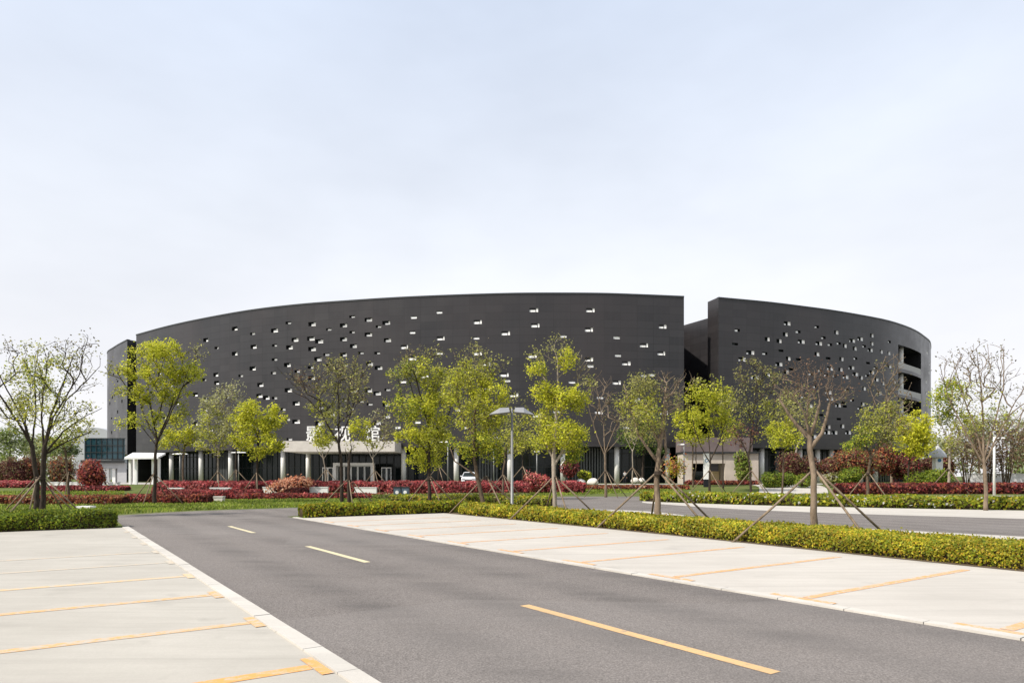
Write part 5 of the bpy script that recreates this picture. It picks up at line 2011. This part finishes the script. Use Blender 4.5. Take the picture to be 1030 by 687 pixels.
T('straight dark stemmed tree with thin crown right of the pylon sign', 727, 72,
  [(727.5, 490, 3), (727, 470, 2.6), (727, 440, 2.2)], [],
  [(730, 410, 13, 16, 22, 10, [('olive', 1), ('lime', .4)]), (740, 430, 10, 12, 14, 14, [('lime', .6), ('olive', 1)]), (728, 440, 10, 8, 8, 14, 'lime')],
  bark='bark_d', seed=112)
T('dark sparse tree with grey green buds before the right wing', 755, 60,
  [(755.5, 497, 4), (755, 475, 3.6), (753, 458, 3.2)],
  [[(754, 460, 2.5), (745, 440, 1.8), (740, 415, 1.1)], [(753, 458, 2.5), (762, 435, 1.8), (770, 405, 1)], [(753, 458, 2.2), (755, 420, 1.6), (756, 390, .9)]],
  [(752, 378, 16, 16, 36, 9, [('dusk', 1), ('olive', .5)]), (772, 388, 18, 18, 38, 9, [('dusk', 1), ('olive', .7)]), (765, 412, 22, 14, 34, 14, [('olive', 1), ('lime', .3)]), (742, 405, 13, 16, 18, 10, [('olive', 1), ('dusk', .5)]), (785, 405, 14, 14, 20, 10, [('olive', 1), ('dusk', .5)]), (748, 438, 16, 12, 20, 9, [('brown', 1), ('maroon', .5)]), (775, 436, 12, 10, 14, 16, [('olive', .6), ('lime', .6)])],
  bark='bark_d', seed=113, stakes=(2.2, 1.9, S3, .04), tipr=.35)
T('small lime tree on a thin mossy trunk beyond the hedge', 787, 47,
  [(786, 504, 3.6), (787.5, 480, 3.2), (788, 455, 2.6)], [],
  [(788, 430, 13, 10, 20, 26, [('lime', 1), ('bright', .3)]), (783, 443, 12, 8, 14, 26, 'lime'), (795, 443, 10, 8, 12, 24, 'lime'), (790, 412, 14, 14, 18, 8, 'olive'), (805, 415, 14, 16, 20, 8, 'olive')],
  bark='bark_m', seed=114)
T('green leaved tree with sloping crown left of the yellow lime tree', 877, 44,
  [(873, 506, 5.5), (873, 480, 5), (875, 460, 4.6)],
  [[(875, 463, 3.2), (884, 445, 2.6), (893, 425, 1.6)], [(875, 460, 3), (868, 445, 2), (862, 432, 1.2)], [(876, 458, 3), (879, 430, 2), (881, 405, 1)]],
  [(866, 436, 12, 13, 22, 22, [('green', .5), ('olive', .6), ('lime', .5)]), (884, 414, 20, 10, 28, 18, [('olive', 1), ('lime', .5)]), (896, 428, 16, 16, 28, 18, [('olive', 1), ('brown', .3)]), (878, 432, 18, 14, 26, 18, [('olive', 1), ('lime', .4)]), (862, 450, 9, 7, 10, 22, [('green', .7), ('lime', .4)]), (889, 446, 14, 9, 14, 12, 'olive'), (905, 408, 8, 8, 8, 8, 'olive')],
  bark='bark_m', seed=115, stakes=(2.0, 1.6, S3, .035), tipr=.35)
T('compact yellow lime tree under the loggias', 918, 74,
  [(913, 487, 3.6), (914, 468, 3.2), (917, 450, 2.8)], [],
  [(918, 428, 15, 13, 34, 34, [('bright', 1.2), ('lime', .3)]), (926, 442, 14, 12, 28, 34, [('bright', 1), ('lime', .4)]), (910, 443, 12, 12, 24, 32, [('bright', 1), ('lime', .5)]), (932, 432, 9, 10, 12, 28, 'bright'), (920, 454, 14, 6, 12, 26, 'bright')],
  bark='bark_d', seed=116)
T('bare brown twiggy tree standing before the loggias', 897, 86,
  [(897, 486, 4), (896, 460, 3.5), (896, 435, 3)],
  [[(896, 438, 2), (886, 410, 1.4), (880, 385, .8)], [(896, 436, 2), (906, 410, 1.4), (915, 385, .8)], [(896, 436, 2), (895, 400, 1.4), (892, 365, .7)]],
  [(888, 385, 14, 26, 45, 1, 'dusk'), (905, 400, 15, 24, 45, 1, 'dusk'), (897, 365, 10, 14, 18, 0, 'dusk')],
  bark='bark_t', seed=117, tipr=.42)
T('fresh green tree just right of the drum wall', 957, 66,
  [(954, 494, 4.6), (955, 465, 4), (955, 440, 3)],
  [[(955, 445, 2.2), (946, 425, 1.6), (943, 405, 1)], [(955, 445, 2.2), (964, 420, 1.6), (968, 400, 1)]],
  [(946, 402, 12, 14, 22, 22, [('green', .8), ('lime', .8)]), (962, 392, 15, 13, 26, 24, [('lime', 1), ('green', .7)]), (955, 418, 15, 12, 22, 22, [('green', .7), ('lime', .8)]), (970, 425, 12, 12, 16, 18, [('lime', .8), ('olive', .6)]), (945, 440, 12, 14, 16, 14, [('lime', .6), ('pale', .6)]), (962, 448, 14, 12, 16, 12, [('pale', .8), ('olive', .6)])],
  bark='bark_p', seed=118, stakes=(2.3, 2.0, S3, .045))
T('tall sparse vase shaped tree with bare upper limbs at the right edge', 991, 35.5,
  [(991.5, 516, 7), (991, 490, 6), (990.5, 462, 5.5)],
  [[(990.5, 465, 4), (980, 448, 3), (968, 422, 2.2), (957, 396, 1.4), (951, 368, .8)], [(990.5, 462, 4), (984, 430, 2.8), (973, 395, 2), (966, 360, 1.0)], [(990.5, 462, 3.8), (990, 420, 2.8), (988, 385, 2), (984, 350, 1)],
   [(991, 460, 4), (1000, 425, 3), (1007, 390, 2.2), (1005, 350, 1)], [(991, 465, 3.6), (1003, 440, 2.6), (1018, 410, 2), (1036, 380, 1.2)], [(991, 462, 3), (1008, 445, 2.2), (1030, 425, 1.5), (1048, 410, 1)], [(968, 422, 1.5), (955, 410, 1)]],
  [(958, 375, 13, 30, 40, 1, 'dusk'), (980, 365, 18, 24, 50, 1, 'dusk'), (1005, 372, 16, 30, 50, 1, 'dusk'), (1028, 390, 18, 24, 40, 1, 'dusk'), (985, 405, 22, 24, 40, 7, [('lime', .5), ('olive', 1)]), (1000, 425, 18, 16, 22, 7, [('olive', 1), ('lime', .4)]), (975, 430, 14, 14, 14, 8, 'olive'), (1020, 425, 16, 16, 16, 4, 'olive')],
  bark='bark_t', seed=119, tipr=.42)
T('pale green background tree peeking in at the right edge', 1018, 92,
  [(1018, 486, 3), (1018, 450, 2.4)], [],
  [(1014, 425, 14, 20, 30, 18, 'fog'), (1030, 440, 16, 22, 30, 18, [('fog', 1), ('olive', .4)])], bark='bark_p', seed=120)
T('grey leafless tree with forked pale trunk right of the mossy sapling', 802, 84,
  [(800, 486, 4.4), (800, 462, 4), (801, 450, 3.4)], [[(801, 452, 2.4), (794, 440, 1.6), (788, 420, 1)], [(801, 451, 2.4), (806, 440, 1.6), (812, 420, 1)]],
  [(800, 405, 20, 20, 40, 7, [('olive', 1), ('dusk', 1)]), (812, 425, 14, 14, 20, 7, 'olive')], bark='bark_p', seed=121)

# --- left-hand side
T('dark twin trunk tree in front at left with wide limbs and sparse lime buds', 43, 29.5,
  [(42, 521, 9.5), (42, 500, 9), (44, 470, 9), (46, 452, 8.5)],
  [[(46, 452, 5), (41, 425, 3.6), (39, 395, 2.8), (41, 352, 1.2)], [(46, 450, 5.5), (48, 420, 4.4), (54, 390, 3.2), (60, 365, 2), (62, 352, 1)], [(46, 455, 4.5), (56, 420, 3.4), (72, 396, 2.6), (84, 378, 2), (94, 340, .9)], [(46, 440, 3.5), (62, 402, 2.5), (80, 382, 2), (92, 366, 1)],
   [(46, 458, 4.5), (60, 434, 3), (76, 420, 2), (94, 409, 1)], [(46, 460, 3.5), (64, 444, 2.5), (84, 434, 1.6)]],
  [(40, 360, 18, 16, 26, 10, [('olive', 1), ('lime', .6)]), (55, 380, 20, 22, 36, 14, [('lime', .8), ('olive', .8), ('green', .5)]), (75, 370, 20, 26, 38, 6, [('olive', 1), ('dusk', .6)]), (45, 410, 20, 20, 34, 14, [('lime', .8), ('olive', .8)]), (80, 412, 16, 14, 18, 10, [('olive', 1), ('lime', .4)]), (62, 352, 28, 12, 26, 2, 'dusk'), (85, 345, 14, 12, 12, 3, 'dusk'), (65, 425, 16, 12, 16, 12, [('lime', .7), ('olive', .7)])],
  bark='bark_d', seed=201, stakes=(1.75, 1.85, [PI * .96, -PI * .55, .06, PI * .5], .034), tipr=.45)
T('dark leaning trunk tree just behind left with spreading left limbs', 35, 35,
  [(37, 513, 9), (36, 485, 8.5), (34, 458, 8), (33, 448, 7.5)],
  [[(33, 450, 5.5), (26, 430, 4.2), (16, 408, 3.2), (8, 392, 2.4), (5, 372, 1)], [(33, 448, 4.5), (28, 420, 3.2), (18, 390, 2.4), (6, 350, 1)], [(33, 447, 4), (34, 415, 3), (29, 380, 2.2), (30, 345, 1)], [(33, 452, 3.5), (24, 425, 2.6), (26, 400, 1.8)]],
  [(25, 380, 22, 22, 34, 12, [('olive', 1), ('lime', .8), ('green', .5)]), (10, 385, 18, 26, 34, 9, [('olive', 1), ('lime', .4)]), (18, 415, 20, 18, 28, 13, [('lime', .7), ('olive', .8)]), (35, 400, 16, 20, 24, 12, [('lime', .7), ('olive', .7)]), (10, 350, 16, 14, 16, 3, 'dusk'), (0, 410, 16, 18, 18, 8, 'olive')],
  bark='bark_d', seed=202, stakes=(1.7, 1.8, S3, .034), tipr=.45)
T('smaller pale trunk tree with green crown right of the twin trunk tree', 68, 62,
  [(69, 499, 4.4), (68, 475, 4), (66, 455, 3.6), (61, 438, 2.6)], [[(66, 455, 2), (76, 440, 1.4), (84, 428, .9)]],
  [(72, 440, 18, 12, 26, 20, [('green', .6), ('olive', .8), ('lime', .4)]), (82, 430, 13, 10, 14, 14, [('olive', 1), ('lime', .4)]), (58, 445, 12, 9, 12, 16, [('green', .6), ('olive', .6)])],
  bark='bark_m', seed=203, stakes=(2.1, 1.9, S3, .04))
T('graceful dark limbed lime tree standing on the lawn before the left slot', 156, 43,
  [(155, 508, 6.8), (155.5, 485, 6), (156, 462, 5.4), (157, 443, 5)],
  [[(157, 445, 3.4), (147, 430, 2.6), (136, 410, 2), (126, 385, 1.5), (116, 362, .8)], [(157, 443, 3.4), (150, 418, 2.6), (144, 395, 1.8), (139, 368, .9)], [(157, 442, 3.4), (164, 420, 2.6), (169, 395, 1.8), (172, 365, .9)], [(157.5, 446, 3.4), (170, 425, 2.6), (182, 405, 2), (192, 388, 1.4), (200, 370, .7)], [(157, 450, 2), (146, 437, 1.5), (136, 425, .8)], [(126, 400, 1.2), (112, 392, .7)]],
  [(146, 352, 18, 8, 20, 34, [('lime', 1), ('bright', .4)]), (170, 356, 22, 10, 28, 34, [('lime', 1), ('bright', .4)]), (132, 370, 17, 11, 20, 32, [('lime', 1), ('bright', .3)]), (160, 376, 20, 12, 28, 34, [('lime', 1), ('bright', .4)]), (184, 374, 13, 12, 18, 30, 'lime'), (199, 374, 9, 8, 9, 24, 'lime'), (145, 396, 18, 12, 22, 32, [('lime', 1), ('bright', .3)]), (172, 398, 17, 11, 20, 32, 'lime'),
   (130, 395, 11, 9, 9, 16, [('lime', .7), ('olive', .7)]), (150, 420, 16, 10, 14, 28, 'lime'), (118, 372, 10, 12, 12, 6, 'olive'), (192, 352, 12, 9, 12, 5, 'olive'), (123, 424, 6, 6, 5, 24, 'lime'), (178, 420, 10, 8, 8, 22, [('olive', .7), ('lime', .7)])],
  bark='bark_d', seed=204, stakes=(1.9, 1.9, [PI * .9, -PI * .45, .03, PI * .45], .034), tipr=.4)
T('yellowish lime tree hidden low behind the graceful lime tree', 186, 66,
  [(184, 493, 3.6), (184, 465, 3.2), (185, 450, 2.6)], [],
  [(180, 430, 18, 14, 28, 26, [('lime', 1), ('bright', .5)]), (194, 440, 15, 11, 20, 24, [('lime', 1), ('olive', .3)]), (170, 444, 14, 9, 14, 24, 'lime')], bark='bark_m', seed=205)
T('pale feathery tree with silvery buds left of the round lime tree', 222, 63,
  [(219, 497, 3.8), (219, 470, 3.4), (220, 450, 3)], [[(220, 452, 2), (210, 430, 1.4), (204, 410, .8)], [(220, 452, 2), (228, 430, 1.4), (233, 405, .8)]],
  [(214, 405, 15, 12, 26, 15, [('pale', 1), ('olive', .5)]), (230, 402, 14, 14, 28, 11, [('pale', 1), ('dusk', .5)]), (214, 426, 18, 14, 30, 20, [('pale', .8), ('lime', .7)]), (232, 430, 16, 14, 24, 16, [('pale', .7), ('olive', .7)]), (218, 446, 18, 9, 20, 22, [('lime', .8), ('pale', .6)]), (236, 392, 8, 8, 10, 7, 'pale')],
  bark='bark_p', seed=206, stakes=(2.1, 1.9, S3, .04))
T('round crowned vivid lime tree on a dark trunk left of the entrance canopy', 258, 57,
  [(258, 500, 5), (258.5, 475, 4.4), (260, 450, 4), (260, 432, 3)],
  [[(260, 446, 2.6), (269, 430, 1.8), (278, 415, 1)], [(260, 440, 2.4), (250, 425, 1.6), (242, 415, 1)]],
  [(258, 414, 22, 8, 30, 34, [('lime', 1), ('bright', .7)]), (242, 424, 13, 10, 20, 34, [('lime', 1), ('bright', .6)]), (262, 430, 16, 9, 22, 32, [('lime', 1), ('bright', .4)]), (276, 424, 11, 9, 14, 32, [('lime', 1), ('bright', .3)]), (246, 442, 14, 9, 18, 32, [('lime', 1), ('bright', .4)]), (274, 447, 14, 10, 20, 34, [('lime', 1), ('bright', .4)]), (260, 455, 16, 6, 12, 26, 'lime')],
  bark='bark_d', seed=207, stakes=(2.0, 1.8, S3, .04))
T('thin dark staked tree between the silvery tree and the round lime tree', 237, 70,
  [(237.5, 494, 3.4), (237, 470, 3), (238, 450, 2.6)], [],
  [(240, 440, 14, 12, 20, 8, [('olive', 1), ('brown', .6)])], bark='bark_d', seed=208, stakes=(2.0, 1.9, S3, .045))
T('dark trunk tree with hazy sparse crown before the entrance sign', 342, 45,
  [(344, 505, 6.5), (343.5, 480, 6), (343, 460, 5.6), (341, 446, 5)],
  [[(341, 447, 4), (333, 432, 3), (325, 416, 2.4), (312, 402, 1.8), (296, 394, .9)], [(341, 445, 3.6), (341, 420, 2.6), (339, 390, 1.8), (342, 362, .8)], [(341, 445, 3.4), (350, 420, 2.4), (358, 392, 1.6), (362, 366, .8)], [(325, 416, 1.8), (322, 395, 1.2), (318, 372, .7)], [(318, 405, 1.2), (296, 385, .8), (284, 372, .5)]],
  [(330, 372, 20, 16, 46, 7, [('dusk', 1), ('olive', .7)]), (352, 370, 20, 17, 46, 8, [('dusk', 1), ('olive', .8)]), (312, 385, 18, 16, 40, 5, [('dusk', 1), ('brown', .4)]), (340, 395, 28, 14, 50, 11, [('olive', 1), ('dusk', .6)]), (362, 392, 13, 16, 24, 9, [('dusk', 1), ('olive', .6)]), (318, 410, 16, 9, 20, 16, [('lime', .6), ('olive', .8)]), (345, 418, 18, 9, 18, 11, 'olive'), (292, 376, 12, 12, 18, 1, 'dusk'), (328, 438, 10, 11, 14, 24, [('lime', 1), ('olive', .4)])],
  bark='bark_d', seed=209, tipr=.4)
T('cut dark trunk with stub top and stakes beside the hazy tree', 351, 41,
  [(351, 511, 6.5), (351, 485, 6), (351, 465, 5.6), (352, 457, 5)], [[(352, 460, 2.2), (354, 450, 1.4), (353, 442, .8)], [(351, 462, 2), (348, 452, 1.2)]],
  [(352, 448, 6, 6, 8, 3, 'olive')], bark='bark_d', seed=210, stakes=(1.55, 1.7, S4, .034))
T('slim pale forked tree with lime tuft right of the entrance doors', 376, 68,
  [(377, 489, 2.8), (376, 470, 2.6), (375, 460, 2.4)], [[(375, 462, 1.8), (368, 448, 1.2), (364, 438, .8)], [(375, 460, 1.8), (384, 450, 1.2), (390, 438, .8)], [(375, 462, 1.6), (375, 445, 1)]],
  [(364, 432, 12, 10, 20, 24, [('lime', 1), ('bright', .3)]), (382, 424, 14, 13, 26, 8, [('pale', .6), ('dusk', 1)]), (392, 438, 12, 12, 18, 8, [('dusk', 1), ('olive', .6)]), (372, 446, 9, 6, 8, 18, 'lime')],
  bark='bark_p', seed=211, stakes=(2.0, 1.8, S3, .04))
T('slim pale forked sapling left of the entrance doors', 327, 70,
  [(328, 489, 2.6), (327, 470, 2.4), (325, 459, 2.2)], [[(326, 462, 1.6), (319, 452, 1.1)], [(326, 462, 1.6), (333, 450, 1.1)]],
  [(326, 442, 11, 9, 18, 20, [('lime', 1), ('olive', .4)])], bark='bark_p', seed=212, stakes=(2.0, 1.8, S3, .04))
T('dark sapling with stakes left of the white car', 440, 72,
  [(441, 489, 2.6), (441, 470, 2.2), (440, 452, 1.8)], [], [(440, 440, 12, 12, 20, 14, [('olive', 1), ('lime', .6)])], bark='bark_d', seed=213, stakes=(2.3, 2.1, S3, .045))
T('slim sapling with stakes right of the street lamp pole', 527, 70,
  [(526, 490, 2.6), (526, 470, 2.2), (525, 452, 1.8)], [], [(526, 445, 13, 10, 20, 14, [('olive', 1), ('lime', .6)])], bark='bark_d', seed=214, stakes=(2.3, 2.1, S3, .045))
# background trees either side
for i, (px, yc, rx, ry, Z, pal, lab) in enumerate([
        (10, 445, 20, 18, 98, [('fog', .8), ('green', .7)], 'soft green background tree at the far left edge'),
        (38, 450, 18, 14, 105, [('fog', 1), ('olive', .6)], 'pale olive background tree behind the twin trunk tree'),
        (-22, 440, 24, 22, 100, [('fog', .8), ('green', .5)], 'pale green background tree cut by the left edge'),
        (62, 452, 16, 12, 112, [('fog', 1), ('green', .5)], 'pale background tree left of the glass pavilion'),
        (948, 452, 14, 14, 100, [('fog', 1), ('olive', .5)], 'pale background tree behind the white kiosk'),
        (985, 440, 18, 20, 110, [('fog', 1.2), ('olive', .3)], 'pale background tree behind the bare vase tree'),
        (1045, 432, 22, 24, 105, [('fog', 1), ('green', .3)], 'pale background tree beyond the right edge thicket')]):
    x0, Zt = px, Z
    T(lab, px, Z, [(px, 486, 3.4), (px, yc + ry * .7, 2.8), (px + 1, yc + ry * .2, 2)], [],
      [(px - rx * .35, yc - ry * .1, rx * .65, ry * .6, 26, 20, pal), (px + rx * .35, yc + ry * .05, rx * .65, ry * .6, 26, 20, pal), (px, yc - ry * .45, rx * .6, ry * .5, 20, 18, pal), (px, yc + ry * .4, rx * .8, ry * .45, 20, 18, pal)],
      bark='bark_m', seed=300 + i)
# far wood either side as one mass
rng = np.random.default_rng(9)
Pw, Cw = [], []
for (xa, xb, y0, hmax) in ((-420, -92, 230, 11), (100, 420, 200, 12)):
    for _ in range(70):
        cx_, cy_ = rng.uniform(xa, xb), y0 + rng.uniform(0, 60)
        hh, rr_ = rng.uniform(.55, 1) * hmax, rng.uniform(3, 6)
        n_ = 380
        d = rng.normal(size=(n_, 3))
        d /= np.linalg.norm(d, axis=1, keepdims=True)
        r_ = rng.uniform(.3, 1, (n_, 1)) ** .5
        p = np.array((cx_, cy_, .8 + hh * .55)) + d * r_ * np.array((rr_, rr_, hh * .5))
        Pw.append(p)
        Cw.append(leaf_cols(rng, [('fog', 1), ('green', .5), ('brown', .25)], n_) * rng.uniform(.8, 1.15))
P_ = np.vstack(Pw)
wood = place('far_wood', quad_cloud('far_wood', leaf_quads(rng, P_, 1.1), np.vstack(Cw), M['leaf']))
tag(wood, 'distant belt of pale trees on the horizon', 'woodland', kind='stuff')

# ================================================================== LIGHT, SKY, CAMERA
sd = Vector((-0.62, -0.34, 0.75)).normalized()
el = math.asin(sd.z)
sun = bpy.data.lights.new('sun', 'SUN')
sun.energy = 4.5
sun.angle = math.radians(0.9)
sun.color = (1.0, 0.94, 0.845)
so = bpy.data.objects.new('sun', sun)
so.rotation_euler = (-sd).to_track_quat('-Z', 'Y').to_euler()
so.location = (0, 0, 60)
link(so)
w = bpy.data.worlds.new('World')
SC.world = w
w.use_nodes = True
nt = w.node_tree
sky = N(nt, 'ShaderNodeTexSky', sky_type='NISHITA')
sky.sun_disc = False
sky.sun_elevation = el
sky.sun_rotation = math.atan2(sd.x, sd.y)
sky.air_density = 1.0
sky.dust_density = 4.0
sky.ozone_density = 1.0
hs = N(nt, 'ShaderNodeHueSaturation')
hs.inputs['Saturation'].default_value = 0.62
nt.links.new(sky.outputs[0], hs.inputs['Color'])
tc = N(nt, 'ShaderNodeTexCoord')
mp = N(nt, 'ShaderNodeMapping')
mp.inputs['Scale'].default_value = (1, 1, 2.4)
nt.links.new(tc.outputs['Generated'], mp.inputs['Vector'])
cl = noise(nt, mp.outputs[0], 1.3, 5, 0.55)
sp = N(nt, 'ShaderNodeSeparateXYZ')
nt.links.new(tc.outputs['Generated'], sp.inputs[0])
haze = ramp(nt, sp.outputs['Z'], [(0.0, (0.99, 0.98, 0.99)), (0.14, (0.935, 0.935, 0.975)), (0.30, (0.86, 0.895, 0.965)), (0.6, (0.70, 0.79, 0.955))])
sc10 = N(nt, 'ShaderNodeVectorMath', operation='SCALE')
sc10.inputs['Scale'].default_value = 9.0
nt.links.new(haze, sc10.inputs[0])
veil = mixc(nt, mapr(nt, cl, 0.36, 0.66, 0.74, 0.98), hs.outputs['Color'], sc10.outputs[0])
bg = nt.nodes['Background']
nt.links.new(veil, bg.inputs['Color'])
bg.inputs['Strength'].default_value = 0.10

cam = bpy.data.cameras.new('camera')
cam.sensor_width = 36
cam.lens = F / 1030 * 36
cam.shift_y = (HY - 343.5) / 1030
cam.clip_end = 6000
cam.clip_start = 0.05
co_ = bpy.data.objects.new('camera', cam)
co_.location = (0, 0, CH)
co_.rotation_euler = (math.pi / 2, 0, 0)
link(co_)
SC.camera = co_
SC.view_settings.view_transform = 'Standard'
SC.view_settings.look = 'None'
SC.view_settings.exposure = 0.31
SC.view_settings.gamma = 1.0
SC.view_settings.use_curve_mapping = False
SC.cycles.max_bounces = 6
SC.cycles.transparent_max_bounces = 6
SC.cycles.use_denoising = True
